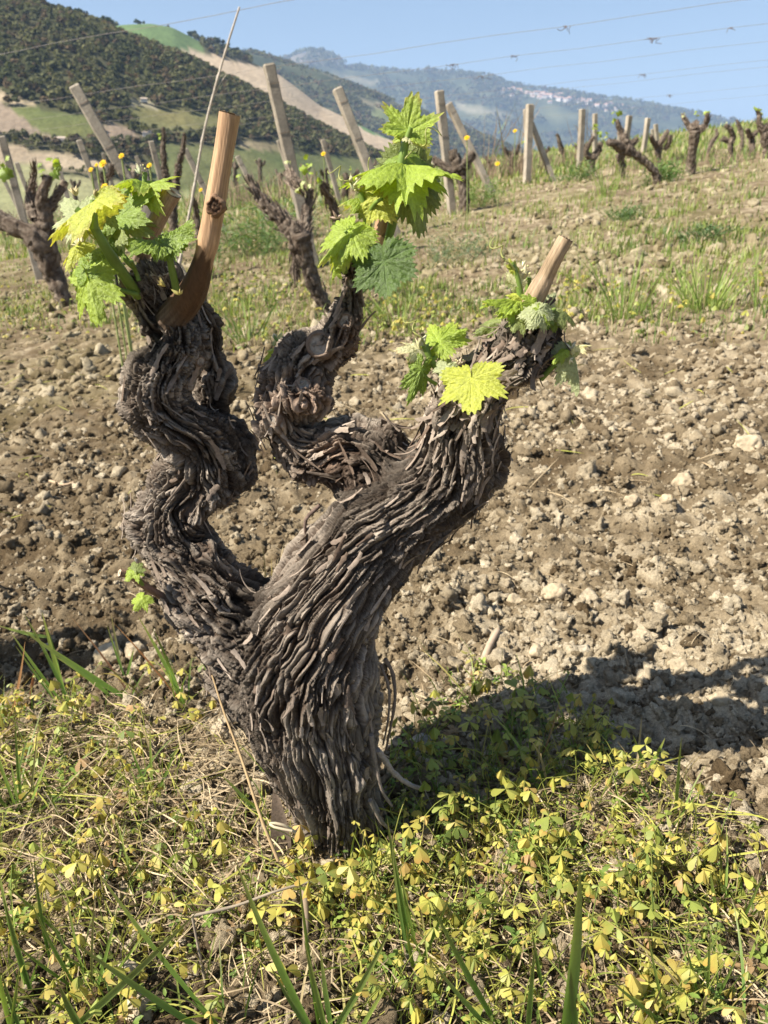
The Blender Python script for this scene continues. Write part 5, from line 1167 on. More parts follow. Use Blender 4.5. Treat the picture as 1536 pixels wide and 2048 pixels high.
def old_vine(label, base, limbs, leaves=(), Y=None, group='old vines of the rows behind', tone=1.0, depthspread=.05):
    """base: photo pixel of the foot; limbs: lists of (x, y, half width px); the first is the trunk"""
    b0 = ground(*base) if Y is None else PY(base[0], base[1], Y)
    if Y is not None: b0[2] = min(b0[2], zbase(b0[0], b0[1]) - .02)
    t = thing('grapevine', label, 'grapevine', group, tuple(b0)); Yb = b0[1]; rs = np.random.default_rng(abs(int(base[0]) * 7 + int(base[1]))); off = 0.0
    for i, l in enumerate(limbs):
        q = np.array(l, float); dy = np.linspace(0, rs.normal() * depthspread, len(q)) + rs.normal(size=len(q)) * .008
        P = PY(q[:, 0], q[:, 1], Yb + dy); R = q[:, 2] * proj(P)[2] / F * (.78 if Yb > 6 else .9)
        if i == 0: P = np.vstack([b0 + np.array([0, 0, -.08]), P]); R = np.concatenate([[R[0] * 1.1], R])
        S = catmull(np.hstack([P - b0, R[:, None]]), max(.005, R.mean() * .25)); n = len(S); C = S[:, :3] + .25 * S[:, 3:] * np.stack([pn(np.arange(n) / 5., k, i + base[0], 3) for k in range(3)], 1)
        mb = MB(); bark_tube(mb, C, S[:, 3] * (1 + .45 * pn(np.arange(n) / 4., 0, i, 4)), i + int(base[0]), tone)
        if R.mean() > .009:      # shaggy strips of bark
            for k in range(min(60, 2 * n)):
                j = rs.integers(0, n - 1); a = rs.uniform(0, 2 * pi); T = unit(C[min(j + 1, n - 1)] - C[max(j - 1, 0)]); U = unit(np.cross(T, (cos(a), sin(a), .3))); p = C[j] + U * S[j, 3] * 1.0
                L = rs.uniform(.03, .09); blade(mb, p - T * L * .5, p + T * L * .5 + U * rs.uniform(.0, .02), rs.uniform(.003, .010), U * .006, np.array((.20, .155, .12)) * tone * rs.uniform(.6, 1.5), 5)
        mb.build('trunk' if i == 0 else 'arm', M_OLD, t)
    for x, y, s, c in leaves:
        p = PY(x, y, Yb + rs.normal() * .02); sz = pxm(s, p)
        for k in range(3 if s < 14 else 4): small_leaf(p - b0 + rs.normal(size=3) * sz * .45, sz * rs.uniform(.55, .95), t, COLS[c], abs(int(x * 13 + y * 7 + k)))
    return t
old_vine('dark shaggy vine with a leaning trunk and leafy head at the left edge', (136, 612), [[(128, 600, 17), (104, 540, 22), (84, 486, 27), (40, 458, 22), (-20, 432, 18)], [(84, 490, 22), (90, 440, 17), (84, 400, 13), (96, 352, 9)], [(92, 420, 12), (112, 396, 8), (130, 362, 6)], [(72, 440, 14), (60, 400, 10), (66, 366, 6)], [(62, 376, 6), (69, 345, 4), (66, 322, 3)]],
         [(96, 330, 20, 'g'), (116, 322, 14, 'yg'), (80, 354, 11, 'yg'), (78, 332, 10, 'g'), (108, 340, 10, 'yg'), (8, 340, 24, 'g'), (4, 325, 14, 'yg')])
old_vine('old vine with two crooked arms and shaggy trunk seen between the left and middle arms', (662, 632), [[(650, 618, 15), (624, 560, 17), (606, 500, 20), (600, 470, 24)], [(598, 476, 21), (560, 436, 17), (532, 410, 13), (508, 376, 8), (494, 350, 6)], [(606, 470, 14), (616, 420, 10), (622, 378, 7)], [(604, 380, 7), (584, 360, 8), (574, 344, 6)], [(644, 372, 6), (660, 400, 8), (674, 440, 8)], [(590, 480, 9), (592, 560, 6)]],
         [(614, 330, 16, 'yg'), (600, 372, 16, 'pale'), (632, 356, 11, 'yg'), (578, 330, 10, 'pale'), (478, 352, 8, 'yg')])
old_vine('dark forked vine with two thick bare stubs just right of the top leaf', (930, 424), [[(928, 412, 12), (926, 368, 14), (920, 330, 18)], [(920, 340, 15), (908, 312, 12), (904, 300, 8)], [(924, 336, 14), (938, 316, 12), (948, 306, 8)], [(916, 350, 9), (884, 330, 8), (866, 316, 6)]], tone=.75)
old_vine('narrow dark vine with two upright pointed arms behind the short slanting cane', (350, 490), [[(348, 470, 11), (346, 420, 11), (348, 392, 10)], [(344, 390, 11), (330, 340, 9), (327, 300, 7), (327, 254, 3)], [(350, 388, 10), (358, 330, 8), (366, 300, 6), (369, 266, 4)]], [(322, 272, 9, 'yg')], tone=.75)
old_vine('small forked vine with a rounded fork and leafy left tip at the green bush', (1186, 352), [[(1184, 340, 6), (1184, 316, 8)], [(1184, 318, 8), (1172, 306, 6), (1178, 288, 5), (1188, 272, 4)], [(1186, 316, 8), (1198, 300, 7), (1202, 284, 5)]], [(1192, 252, 8, 'yg'), (1196, 264, 7, 'g'), (1186, 262, 6, 'yg')])
old_vine('vine leaning hard left with its trunk slanting up from the ground and a knotted head', (1316, 366), [[(1312, 350, 9), (1300, 334, 8), (1274, 312, 9), (1252, 300, 16)], [(1250, 300, 14), (1234, 290, 11), (1216, 284, 8)], [(1252, 298, 14), (1248, 276, 9), (1240, 260, 6), (1234, 240, 4)], [(1246, 306, 10), (1240, 320, 8), (1246, 336, 7)], [(1254, 292, 9), (1268, 284, 6), (1276, 276, 5)]], [(1232, 230, 10, 'yg'), (1230, 242, 6, 'yg'), (1212, 264, 10, 'yg'), (1208, 276, 7, 'pale')])
old_vine('vine with two short arms and a pale cut just right of the leaning one', (1320, 334), [[(1318, 322, 6), (1316, 304, 8), (1318, 290, 9)], [(1318, 292, 8), (1328, 276, 6), (1336, 260, 4)], [(1314, 294, 7), (1306, 282, 5), (1302, 272, 4)], [(1330, 300, 5), (1338, 286, 5), (1340, 270, 4)]], [(1333, 272, 4, 'pale')])
old_vine('tallest three armed vine standing in the clear against the far slope', (1382, 346), [[(1382, 334, 11), (1384, 306, 10), (1388, 282, 11), (1390, 262, 13)], [(1388, 262, 10), (1378, 252, 7), (1368, 238, 5), (1365, 230, 4)], [(1392, 260, 8), (1392, 242, 5)], [(1394, 262, 10), (1408, 252, 7), (1414, 236, 6), (1415, 226, 4)]], [(1415, 222, 7, 'yg'), (1390, 230, 6, 'yg'), (1365, 226, 5, 'pale'), (1380, 278, 4, 'pale')])
old_vine('thin single stemmed vine just right of the tallest one', (1416, 314), [[(1418, 300, 5), (1424, 284, 5), (1434, 270, 4), (1432, 258, 3)]])
old_vine('bent single armed vine with a pale bud right of the thin one', (1462, 322), [[(1462, 310, 6), (1461, 290, 6), (1466, 274, 6), (1460, 258, 5), (1450, 250, 4)], [(1460, 284, 4), (1444, 277, 4)]], [(1448, 246, 5, 'pale')])
old_vine('small upright vine against the sky left of the leafy vine at the edge', (1484, 308), [[(1483, 298, 4), (1485, 276, 4), (1480, 258, 5), (1474, 240, 3)]])
old_vine('low stumpy vine left of the leafy vine at the right edge', (1506, 310), [[(1504, 300, 6), (1504, 284, 7), (1500, 270, 7)], [(1500, 272, 6), (1494, 258, 5)], [(1504, 274, 5), (1514, 262, 4)]], [(1496, 256, 5, 'yg')])
old_vine('leafy topped vine cut off by the right edge of the photo', (1536, 318), [[(1534, 304, 10), (1532, 276, 12), (1530, 262, 12)], [(1528, 262, 9), (1518, 246, 7), (1518, 228, 5), (1516, 220, 4)], [(1532, 258, 9), (1548, 240, 7), (1552, 226, 5)]], [(1515, 218, 9, 'yg'), (1522, 226, 6, 'y')])
old_vine('small leaning vine among the posts left of the forked vine', (1130, 322), [[(1128, 312, 5), (1122, 296, 6), (1116, 274, 4), (1113, 268, 3)]], tone=.8)
old_vine('low dark vine in the scrub left of the leaning vine', (1245, 352), [[(1244, 340, 6), (1240, 322, 6), (1236, 308, 6)]], tone=.8)
old_vine('scrubby vine in front of the post with the slanting brace', (1024, 352), [[(1024, 340, 6), (1022, 320, 7), (1018, 304, 6)], [(1022, 318, 5), (1034, 302, 4), (1038, 288, 3)], [(1020, 312, 4), (1008, 296, 3)]], [(1046, 282, 6, 'yg')], tone=.9)
old_vine('dark low vine below the dandelions at the left', (212, 400), [[(212, 384, 8), (206, 360, 8), (200, 344, 6)], [(208, 362, 6), (222, 346, 5), (226, 330, 3)]], Y=6.0, tone=.7)
old_vine('dark low vine behind the leaves of the middle head', (690, 400), [[(690, 386, 8), (694, 364, 8), (690, 346, 6)], [(694, 366, 6), (710, 352, 5), (716, 340, 4)]], [(700, 338, 5, 'yg')], tone=.7)
old_vine('dark vine in the gap between the leaning post and the middle head', (655, 380), [[(654, 370, 6), (650, 352, 7), (652, 336, 5)], [(650, 354, 5), (640, 340, 4)]], tone=.75)
old_vine('slim dark vine left of the upright tan cane low down', (398, 470), [[(396, 450, 6), (392, 420, 6), (386, 396, 4)]], Y=4.8, tone=.8)
old_vine('vine just beyond the left edge throwing its shadow onto the soil', (-576, 1480), [[(-600, 1400, 70), (-690, 1160, 74), (-790, 930, 66)], [(-790, 930, 56), (-880, 800, 46), (-900, 640, 34)], [(-780, 940, 56), (-720, 800, 44), (-760, 660, 36)]], [(-900, 620, 60, 'yg'), (-760, 640, 60, 'g')])
for k, (x, y, h) in enumerate([(452, 372, 34), (742, 352, 34), (862, 350, 30), (1088, 318, 26), (980, 340, 28), (1160, 312, 24), (560, 372, 34), (470, 352, 30), (610, 356, 28), (520, 345, 26), (150, 392, 34), (268, 372, 30)]):
    old_vine(['vine stump in the far scrub right of the tan cane', 'vine stump in the far scrub below the slanting post', 'vine stump in the far scrub right of the upper leaves', 'vine stump right of the slanting brace', 'vine stump in tall dry scrub left of the braced post', 'vine stump at the foot of the lone upright post', 'vine stump left of the big leaning post', 'tiny far vine just right of the tan cane', 'tiny far vine behind the tallest leaning post', 'tiny far vine between the tan cane and the tallest leaning post', 'dark vine stump below the upright leaning post at the left', 'dark vine stump behind the topmost leaves of the left head'][k],
             (x, y), [[(x, y - 4, 5), (x + 2, y - h * .5, 5)], [(x + 1, y - h * .45, 4), (x - 7, y - h * .8, 3), (x - 8, y - h, 2)], [(x + 2, y - h * .5, 4), (x + 9, y - h * .75, 3), (x + 9, y - h * .95, 2)]], [(x - 8, y - h, 4, 'yg')] if k % 2 else (), tone=.85)

# ------------------------------------------------------------------ concrete posts
def post(label, top, low, Y, w, name='vineyard_post', tone=1.0, dark=False):
    """a square post leaning along the photo line top -> low, standing at distance Y"""
    A, B = PY(top[0], top[1], Y), PY(low[0], low[1], Y); d = unit(B - A); s = 0
    while A[2] + d[2] * s > zbase(A[0] + d[0] * s, A[1] + d[1] * s) - .15 and s < 3.2: s += .02
    base = A + d * s; L = s; h = w * .40; tone = tone * (.78 + .25 * rng.random()); k = unit(-d); sx = unit(np.cross((0, 1.0, 0), k)); sx = sx if sx[0] > 0 else -sx; sy = np.cross(k, sx)
    ang = .30; sx, sy = sx * cos(ang) + sy * sin(ang), sy * cos(ang) - sx * sin(ang)
    mb = MB(); nz = max(8, int(L / .06)); zz = np.concatenate([[0], np.linspace(0, L - .012, nz), [L]]); ins = np.ones(len(zz)); ins[-1] = .82; ins[0] = .9
    prof = np.array([(-1, -.8), (-.8, -1), (.8, -1), (1, -.8), (1, .8), (.8, 1), (-.8, 1), (-1, .8)]) * h
    P = zz[:, None, None] * k + ins[:, None, None] * (prof[None, :, 0:1] * sx + prof[None, :, 1:2] * sy)
    P = P + (pn(P[..., 0] / .05 + base[0], P[..., 1] / .05, P[..., 2] / .05, 5) * .006)[..., None] * sx
    c = np.array((.34, .295, .23)) * tone * (1 + .5 * pn(P[..., 0] / .09, P[..., 1] / .09 + base[0], P[..., 2] / .3, 6) + .5 * pn(P[..., 0] / .02, P[..., 1] / .02 + base[0], P[..., 2] / .12, 7))[..., None]
    mb.add(P.reshape(-1, 3), [gridf(len(zz), 8, True), np.arange(8)[None] + 8 * (len(zz) - 1), np.arange(8)[None, ::-1]], c.reshape(-1, 3))
    o = mb.build(name, M_POST, smooth=False); o.location = base
    if w > .07:   # rusty wire staples below the top
        m2 = MB(); 
        for q in (.12, .42):
            p = k * (L - q); tube(m2, np.array([p - sx * h * 1.1 - sy * h * 1.04, p - sy * h * 1.06, p + sx * h * 1.05 - sy * h * 1.04]), .0013, 6, (.14, .09, .06))
        m2.build('wire_tie', M_WIRE, o)
    print('post', label[:30], 'length %.2f' % L, 'Y', Y)
    return tag(o, label, 'post', 'vineyard posts')
post('post at the left edge leaning left behind the shaggy vine', (3, 272), (45, 430), 8.0, .085)
post('thin post just right of the one at the left edge', (33, 325), (58, 392), 13, .075)
post('short slanting post at the far left behind the leafy vine edge', (4, 352), (20, 384), 14, .07)
post('slim post rising from the leafy head of the left vine', (112, 314), (132, 384), 12, .075)
post('upright leaning post left of the big slanting post', (158, 280), (188, 362), 10, .085)
post('big post slanting strongly left above the dandelions', (148, 172), (238, 330), 6.0, .092)
post('post rising behind the leaf tips of the left head', (302, 282), (320, 352), 10.5, .08)
post('thin grey post between the two leaning posts at the dandelions', (206, 306), (216, 340), 15, .075, tone=.8)
post('thin grey post left of the one behind the leaf tips', (272, 312), (290, 350), 15, .08, tone=.8)
post('slanting post behind the pointed vine arms', (370, 298), (412, 386), 11, .085)
post('slanting post right of the upright tan cane', (474, 312), (494, 352), 12, .08)
post('tall leaning post left of the middle head, the largest of them', (537, 128), (598, 400), 6.0, .092)
post('short thin post standing just left of the tallest leaning one', (557, 280), (574, 332), 13.5, .085)
post('thin post beside a yellow flower right of the tallest leaning one', (645, 279), (658, 326), 14, .085)
post('broad leaning post behind the upper left leaves of the middle head', (674, 176), (730, 316), 7.5, .098)
post('upright post right of the top leaf of the middle head', (878, 181), (893, 322), 9.0, .10)
post('post leaning left beside the upright one at the top leaf', (896, 207), (942, 300), 11, .10)
post('upright post carrying a slanting brace', (1060, 208), (1055, 325), 12, .11)
post('slanting brace leaning on the upright post', (1062, 246), (1093, 326), 12.1, .085, 'brace')
post('short broken stub standing against the braced post', (1051, 218), (1053, 260), 12.15, .07)
post('lone upright post standing clear left of the forked vine', (1165, 218), (1161, 300), 15, .115)
post('post rising out of the small forked vine', (1190, 227), (1190, 296), 17, .10)
post('post just behind the knotted head of the leaning vine', (1259, 231), (1251, 290), 17, .12)
post('short post left of the one behind the knotted head', (1240, 252), (1239, 290), 19, .10)
post('post leaning right between the leaning vine and the two armed vine', (1296, 236), (1288, 296), 17, .105)
post('thin post above the two armed vine', (1311, 248), (1315, 290), 20, .10)
post('thin post touching the one above the two armed vine', (1304, 258), (1309, 290), 22, .09)

# ------------------------------------------------------------------ wires over the rows
wd = unit(np.array([(-2728 - 768) / F, CP + (1024 - 601) / F * SP, -SP + (1024 - 601) / F * CP]))
for k, (x, y, Y, lab) in enumerate([
    (580, 0, 5.6, 'nearest wire, crossing only the top left corner of the sky'), (1400, 11, 6.4, 'highest wire at the right running down to the left across the sky'),
    (1400, 63, 8.0, 'second wire from the top at the right hung with dry tendrils'), (1400, 97, 9.6, 'third wire from the top at the right'),
    (1400, 134, 12, 'fourth wire from the top at the right'), (1400, 147, 13, 'thin wire close below the fourth one'),
    (1400, 183, 16.5, 'wire low above the far ridge at the right'), (1400, 202, 20, 'lowest wire, just above the ridge at the right edge')]):
    P = PY(x, y, Y); t = np.linspace(-.35 * Y - 2.5, 4.0 * Y, 60); C = P + wd[None] * t[:, None]; C[:, 2] -= .012 * np.sin(t / 1.7 * pi) ** 2
    mb = MB(); tube(mb, C, .0016, 6, (.20, .18, .165)); o = mb.build('wire', M_WIRE); tag(o, lab, 'wire', 'trellis wires across the sky')
    rs = np.random.default_rng(k)
    if k in (1, 2, 3, 4, 6):
        for xx in {1: (1097,), 2: (900, 940, 1048, 1240, 1358, 1392), 3: (1016,), 4: (1270, 1352), 6: (1370, 1380)}[k]:
            sp = PY(xx, y, Y); j = np.argmin(np.abs(proj(C)[0] - xx)); p = C[j]; mb = MB()
            for q in range(4):
                a = rs.uniform(0, 6.28); e = p + np.array([rs.normal() * .035, rs.normal() * .02, -rs.uniform(.005, .05)]); tube(mb, catmull(np.array([p + np.array([rs.normal() * .035, 0, .003]), (p + e) / 2 + rs.normal(size=3) * .012, e]), .01), .0022, 5, (.17, .115, .08))
            mb.build('tendril', M_DRY, o)

# ------------------------------------------------------------------ dandelions
def dandelion(label, x, y, Y, s, turn=0.0):
    p = PY(x, y, Y); zb = gz(p[0], p[1]); t = thing('dandelion', label, 'flower', 'yellow flowers among the vines', (p[0], p[1], zb)); b0 = np.array(t.location); h = p - b0
    mb = MB(); tube(mb, catmull(np.array([(0.03, 0, -.01), h * .5 + np.array([.015, 0, 0]), h]), .02), .0035, 6, (.25, .30, .10)); mb.build('stem', M_GREEN, t)
    mb = MB(); r = pxm(s * .78, p); n = unit(np.array([-.3 + turn, -.75, .6])); a = unit(np.cross(n, (0, 0, 1))); b = np.cross(n, a)
    for ring, (rad, lift, m) in enumerate(((1.0, .15, 22), (.75, .30, 18), (.5, .40, 12), (.25, .45, 8))):
        for k in range(m):
            q = 2 * pi * (k + ring * .4) / m + rng.normal() * .08; d = a * cos(q) + b * sin(q); sd2 = np.cross(n, d); w = r * .13; e = r * rad * rng.uniform(.85, 1.1)
            v = np.array([h - sd2 * w * .3, h + sd2 * w * .3, h + d * e * .7 + n * r * lift - sd2 * w, h + d * e * .7 + n * r * lift + sd2 * w, h + d * e + n * r * lift * .9])
            mb.add(v, [np.array([[0, 1, 3, 2]]), np.array([[2, 3, 4]])], np.array((.80, .52, .02)) * rng.uniform(.85, 1.1))
    mb.build('flower_head', M_FLOWER, t)
for lab, x, y, Y, s in [('bright dandelion just below the big slanting post', 243, 312, 3.2, 9), ('fully open dandelion below and left of the one at the slanting post', 206, 328, 3.0, 12), ('half turned dandelion in front of the upright leaning post', 182, 340, 3.0, 8),
                        ('dandelion just above the topmost leaf of the left head', 209, 374, 2.6, 11), ('dandelion above the right leaf of the left head', 299, 331, 3.0, 8), ('faint dandelion head left of the fully open one', 193, 330, 3.2, 6),
                        ('yellow flower on the thin post right of the tallest leaning post', 647, 308, 5.5, 7), ('yellow flower at the foot of the post leaning beside the upright one', 934, 276, 5.5, 8),
                        ('yellow flower low in the scrub right of the dark forked vine', 995, 328, 6.0, 7), ('pale yellow flower beside the scrubby vine left of the braced post', 1030, 262, 8.0, 6), ('yellow flower at the foot of the slanting post behind the pointed vine', 402, 380, 5.0, 6)]:
    dandelion(lab, x, y, Y, s)

# dry scrub along the far rows
def scrub(label, px, py, wpx, hpx, n, group=None, green=.25):
    b0 = ground(px, py); b0[2] = gz(b0[0], b0[1]); W, H = pxm(wpx / 2, b0), pxm(hpx, b0); mb = MB()
    for k in range(n):
        b = np.array([rng.uniform(-1, 1) * W, rng.normal() * .25, 0]); b[2] = gz(b0[0] + b[0], b0[1] + b[1]) - b0[2] - .01; h = H * rng.uniform(.3, 1.0)
        d = np.array([rng.normal() * .22 * h, rng.normal() * .15 * h, h]); c = np.array((.36, .27, .18)) * rng.uniform(.6, 1.3) if rng.random() > green else np.array((.20, .26, .08)) * rng.uniform(.7, 1.3)
        blade(mb, b, b + d, b0[1] * .0010 * rng.uniform(.5, 1.5), np.array([rng.normal() * .1 * h, 0, h * .06]), c, 5)
        if rng.random() < .5: m = b + d * .6; blade(mb, m, m + np.array([rng.normal() * .25 * h, 0, h * .25]), b0[1] * .0007, (0, 0, 0), c, 4)
    o = mb.build('dry_scrub', M_DRY); o.location = b0; return tag(o, label, 'scrub', group, 'stuff')
scrub('dry brushwood below the tallest leaning post and the tan cane', 540, 404, 190, 66, 240)
scrub('tall pale dry stalks left of the braced post', 1010, 352, 90, 150, 26, green=.05)
scrub('thin bleached stalks rising against the sky between the lone post and the brace', 1172, 300, 60, 105, 8, green=0)
scrub('brushwood behind the upper leaves of the middle head', 770, 384, 150, 60, 200)
scrub('brownish brush along the row right of the dark forked vine', 1000, 356, 130, 55, 200)
scrub('brushwood between the braced post and the forked vine', 1110, 336, 110, 40, 140)
scrub('brush along the row below the slanting post behind the pointed vine', 430, 410, 120, 56, 160)
scrub('brush at the left behind the shaggy vine', 60, 470, 190, 60, 220)
scrub('low brush in front of the far vines at the right', 1330, 332, 200, 26, 200, green=.5)
scrub('low grass brush below the leafy vines at the right edge', 1490, 322, 120, 28, 160, green=.6)

# ------------------------------------------------------------------ hillside woods, trees, houses
def crown_pts(mb, P, S, colr, leaves=26):
    """many irregular crowns: P positions, S sizes; each a burst of small facing-any-way leaf clumps"""
    n = len(P); d = unit(rng.normal(size=(n, leaves, 3))); d[..., 2] = np.abs(d[..., 2]) * 1.15 - .12
    C = P[:, None] + d * (S[:, None] * rng.uniform(.35, 1.0, (n, leaves)) ** .6)[..., None] * np.array([.62, .62, .62]) + np.array([0, 0, 1.]) * (S * .45)[:, None, None]
    a = unit(d + rng.normal(size=d.shape) * .55); b = unit(np.cross(a, rng.normal(size=d.shape))); a2 = np.cross(a, b); w = (S[:, None] * rng.uniform(.16, .36, (n, leaves)))[..., None]
    v = np.stack([C + b * w, C + a2 * w * .8, C - b * w, C - a2 * w * .8], 2)
    c = np.repeat((colr[:, None] * rng.uniform(.75, 1.25, (n, leaves, 1)))[:, :, None], 4, 2)
    k = np.arange(n * leaves)[:, None] * 4 + np.arange(4)[None]
    mb.add(v.reshape(-1, 3), k, c.reshape(-1, 3))
def hill_points(n, r0, r1, az0, az1, keep):
    r = np.sqrt(rng.uniform(r0 ** 2, r1 ** 2, n)); az = np.radians(rng.uniform(az0, az1, n)); X, Y = r * np.sin(az), r * np.cos(az); P = np.stack([X, Y, zbase(X, Y)], -1)
    x, y, _ = proj(P); k = keep(x, y, X, Y, r); return P[k]
def off_fields(x, y, r, upto=99):
    ok = np.ones(len(x), bool)
    for poly, c1, c2, r0, r1 in FIELDS: ok &= ~((r > r0) & (r <= r1) & inpoly(x, y, poly))
    return ok
def wood_cols(P):
    t = np.clip(.45 + 1.0 * pn(P[:, 0] / 22, P[:, 1] / 22, 0, 121) + rng.normal(size=len(P)) * .25, 0, 1); c = mix((.082, .092, .042), (.165, .16, .075), t)
    br = rng.random(len(P)) < .22; c[br] = mix((.10, .075, .045), (.15, .11, .065), rng.random(br.sum())); return c
mb = MB()
P = hill_points(29000, 165, 462, -62, 22, lambda x, y, X, Y, r: off_fields(x, y, r) & (pn(X / 14, Y / 14, 0, 122) > -.45)); crown_pts(mb, P, rng.uniform(1.1, 3.2, len(P)) * (.7 + .3 * rng.random(len(P))), wood_cols(P))
P = hill_points(2600, 560, 740, -30, 16, lambda x, y, X, Y, r: off_fields(x, y, r)); crown_pts(mb, P, rng.uniform(2, 5, len(P)), wood_cols(P))
tag(mb.build('woodland', M_TREE, smooth=False), 'dark olive scrub woodland covering the near hill', 'woodland', kind='stuff')
mb = MB()
P = hill_points(16000, 980, 1530, -30, 26, lambda x, y, X, Y, r: off_fields(x, y, r) & (pn(X / 60, Y / 60, 0, 123) > -.2)); crown_pts(mb, P, rng.uniform(4, 9, len(P)), wood_cols(P), 9)
P = hill_points(22000, 2300, 3830, -26, 34, lambda x, y, X, Y, r: off_fields(x, y, r) & (pn(X / 170, Y / 170, 0, 124) > -.05)); crown_pts(mb, P, rng.uniform(9, 20, len(P)), wood_cols(P), 7)
tag(mb.build('far_woodland', M_TREE, smooth=False), 'blue hazy woods on the ridges behind', 'woodland', kind='stuff')
mb = MB()  # rows of young vines on the field at the hill foot
poly = [(0, 268), (60, 274), (110, 284), (200, 284), (330, 290), (330, 332), (260, 328), (180, 316), (100, 302), (0, 286)]
P = hill_points(60000, 165, 330, -34, -14, lambda x, y, X, Y, r: inpoly(x, y, poly) & (np.abs(((X * .83 + Y * .55) / 4.6) % 1 - .5) < .17)); crown_pts(mb, P[:5200], rng.uniform(.7, 1.3, len(P[:5200])), wood_cols(P[:5200]) * .9, 8)
tag(mb.build('field_vine_rows', M_TREE, smooth=False), 'dark green planted rows on the field at the hill foot', 'vineyard rows', kind='stuff')

def tree(label, x, y, r, h, w, group, name='tree', tone=1.0):
    """a single tree whose foot is on the crest below photo pixel x"""
    az = azel([(x, y)])[0][0]; X, Y = r * sin(az), r * cos(az); b = np.array([X, Y, float(zbase(X, Y)) - .4]); t = thing(name, label, 'tree', group, tuple(b))
    m = MB(); tube(m, catmull(np.array([(0, 0, -.5), (.1, 0, h * .3), (0, .1, h * .62)]), .4), np.linspace(.26, .10, 1)[0], 7, (.09, .07, .05))
    for q in range(4):
        a = q * 1.6; tube(m, catmull(np.array([(0, 0, h * .3), (cos(a) * w * .2, sin(a) * w * .2, h * .5), (cos(a) * w * .35, sin(a) * w * .35, h * .7)]), .4), .08, 5, (.09, .07, .05))
    m.build('trunk', M_TREE, t)
    m = MB(); n = 16; pts = rng.normal(size=(n, 3)) * np.array([w * .22, w * .22, h * .15]) + np.array([0, 0, h * .42]); crown_pts(m, pts, np.full(n, w * .42), np.array((.045, .062, .026))[None] * tone * rng.uniform(.7, 1.4, (n, 1)), 26); m.build('crown', M_TREE, t, smooth=False)
for lab, x, y, h, w in [('tree at the upper end of the green field on the skyline', 276, 50, 2.6, 5), ('first round tree left on the crest above the pale field', 388, 80, 7, 6), ('small tree just right of the first on the crest', 404, 86, 4.5, 5), ('tree in the crest group above the middle of the pale field top', 420, 92, 6, 6),
                        ('broad tree in the crest group left of the reed', 436, 96, 7, 8), ('tree on the crest just right of the reed', 452, 103, 6, 6), ('low tree further down the crest right of the reed', 470, 110, 5, 7), ('last tree of the crest row near the blue ridge', 490, 120, 5, 7)]:
    tree(lab, x, y, 716, h * .8, w, 'trees on the crest of the pale field')
for lab, x, y, h, w in [('tree standing highest on the wooded skyline at the left', 78, 25, 5, 6), ('tree on the wooded skyline left of the highest', 22, 20, 4, 5), ('tree on the wooded skyline above the slanting post', 158, 46, 5, 6), ('tree at the end of the wooded skyline beside the green field', 214, 66, 5, 7)]:
    tree(lab, x, y, 446, h, w, 'trees on the wooded skyline')

def house(label, x, y, r, size, group, colr=(.62, .58, .52), roof=(.34, .20, .14), name='house', stories=2, turn=0.0):
    az, te = azel([(x, y)]); az = az[0]; X, Y = r * sin(az), r * cos(az)
    b = np.array([X, Y, float(zbase(X, Y)) - size * .12]); t = thing(name, label, 'house', group, tuple(b)); t.rotation_euler = (0, 0, -az + turn)
    w, d, h = size * .5, size * .4, size * (.35 * stories) + size * .12
    m = MB(); box_mesh(m, (-w, -d, 0), (w, d, h), colr); m.build('wall', M_WALL, t, smooth=False)
    e = size * .06; m = MB(); v = np.array([(-w - e, -d - e, h + .02), (w + e, -d - e, h + .02), (w + e, d + e, h + .02), (-w - e, d + e, h + .02), (-w - e, 0, h + d * .55), (w + e, 0, h + d * .55)])
    m.add(v, [np.array([[0, 1, 5, 4], [2, 3, 4, 5], [0, 3, 2, 1]]), np.array([[1, 2, 5], [3, 0, 4]])], roof); m.build('roof', M_WALL, t, smooth=False)
    for s in range(stories):
        for k in range(3):
            m = MB(); cx = (k - 1) * w * .6; cz = h * (s + .55) / stories; q = size * .06; box_mesh(m, (cx - q, -d - .05 * size / 8, cz - q * 1.3), (cx + q, -d + .02, cz + q * 1.3), (.06, .06, .07)); m.build('window', M_WALL, t, smooth=False)
def nearest_r(x, y, r0, r1):
    """distance at which the hillside is seen at a photo pixel"""
    r = np.linspace(r0, r1, 4000); az = azel([(x, y)])[0][0]; P = np.stack([r * sin(az), r * cos(az), zbase(r * sin(az), r * cos(az))], -1); yy = proj(P)[1]; k = np.nonzero(yy <= y)[0]
    return r[k[0]] if len(k) else r[np.argmin(yy)]
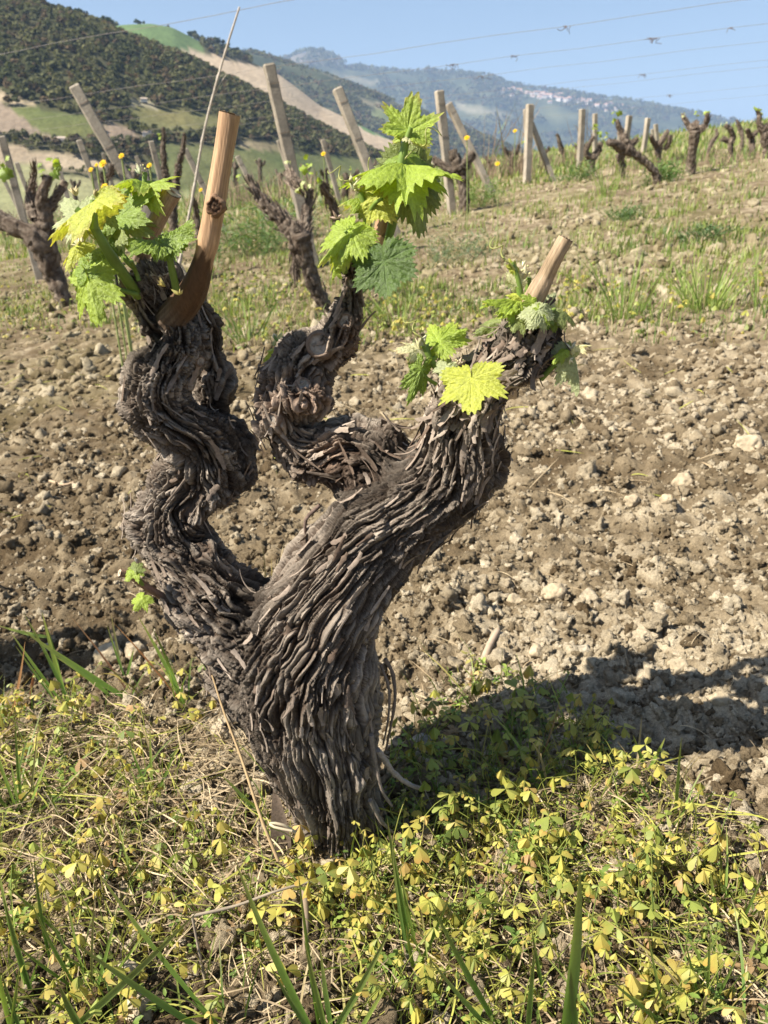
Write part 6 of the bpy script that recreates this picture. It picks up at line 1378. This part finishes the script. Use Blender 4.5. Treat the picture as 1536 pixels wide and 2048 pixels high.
for lab, x, y, s in [('small white farmhouse above the planted rows, left of three', 121, 284, 5.0), ('small white shed between the two farmhouses', 128, 286, 4.0), ('small white farmhouse above the planted rows, right of three', 135, 287, 4.5), ('pale hut by the brown field near the slanting post', 294, 272, 5.0), ('tiny pale hut left of the hut by the brown field', 229, 289, 3.5), ('pale hut on the wooded slope by the small clearing', 288, 203, 4)]:
    house(lab, x, y, nearest_r(x, y, 170, 449), s * .55, 'farm buildings at the hill foot', (.66, .62, .56), (.40, .33, .27), 'farmhouse', 1)
vr = np.random.default_rng(33); ridge = [(1006, 176), (1030, 180), (1060, 186), (1100, 192), (1140, 196), (1180, 203), (1215, 207), (1250, 212)]
for k in range(72):
    u = vr.beta(1.1, 1.3); x = 1004 + u * 275; y = np.interp(x, [p[0] for p in ridge], [p[1] for p in ridge]) + abs(vr.normal()) * 5.5 + (2.0 if x > 1180 else 0); y = y + (7 if vr.random() < .12 else 0)
    house('pale house of the hill village strung along the far ridge', x, y, nearest_r(x, y, 2500, 3790), vr.uniform(10, 19), 'houses of the far hill village', np.array((.72, .66, .61)) * vr.uniform(.8, 1.05), np.array((.42, .27, .21)) * vr.uniform(.8, 1.2), 'house', int(vr.integers(1, 3)), vr.uniform(-.6, .6))

# ------------------------------------------------------------------ air between here and the mountains
hz = MB(); box_mesh(hz, (-9700, -9700, -170), (9700, 9700, 760), (1, 1, 1))
M_HAZE = bpy.data.materials.new('haze'); M_HAZE.use_nodes = True; nt = M_HAZE.node_tree
for n_ in list(nt.nodes):
    if n_.type != 'OUTPUT_MATERIAL': nt.nodes.remove(n_)
pv = nt.nodes.new('ShaderNodeVolumePrincipled'); pv.inputs['Color'].default_value = (.46, .66, 1.0, 1); pv.inputs['Density'].default_value = HAZE; pv.inputs['Anisotropy'].default_value = 0.0
nt.links.new(pv.outputs[0], nt.nodes['Material Output'].inputs['Volume'])
ho = hz.build('haze', M_HAZE, smooth=False); ho['kind'] = 'stuff'; ho['label'] = 'thin blue air haze over the valley and mountains'
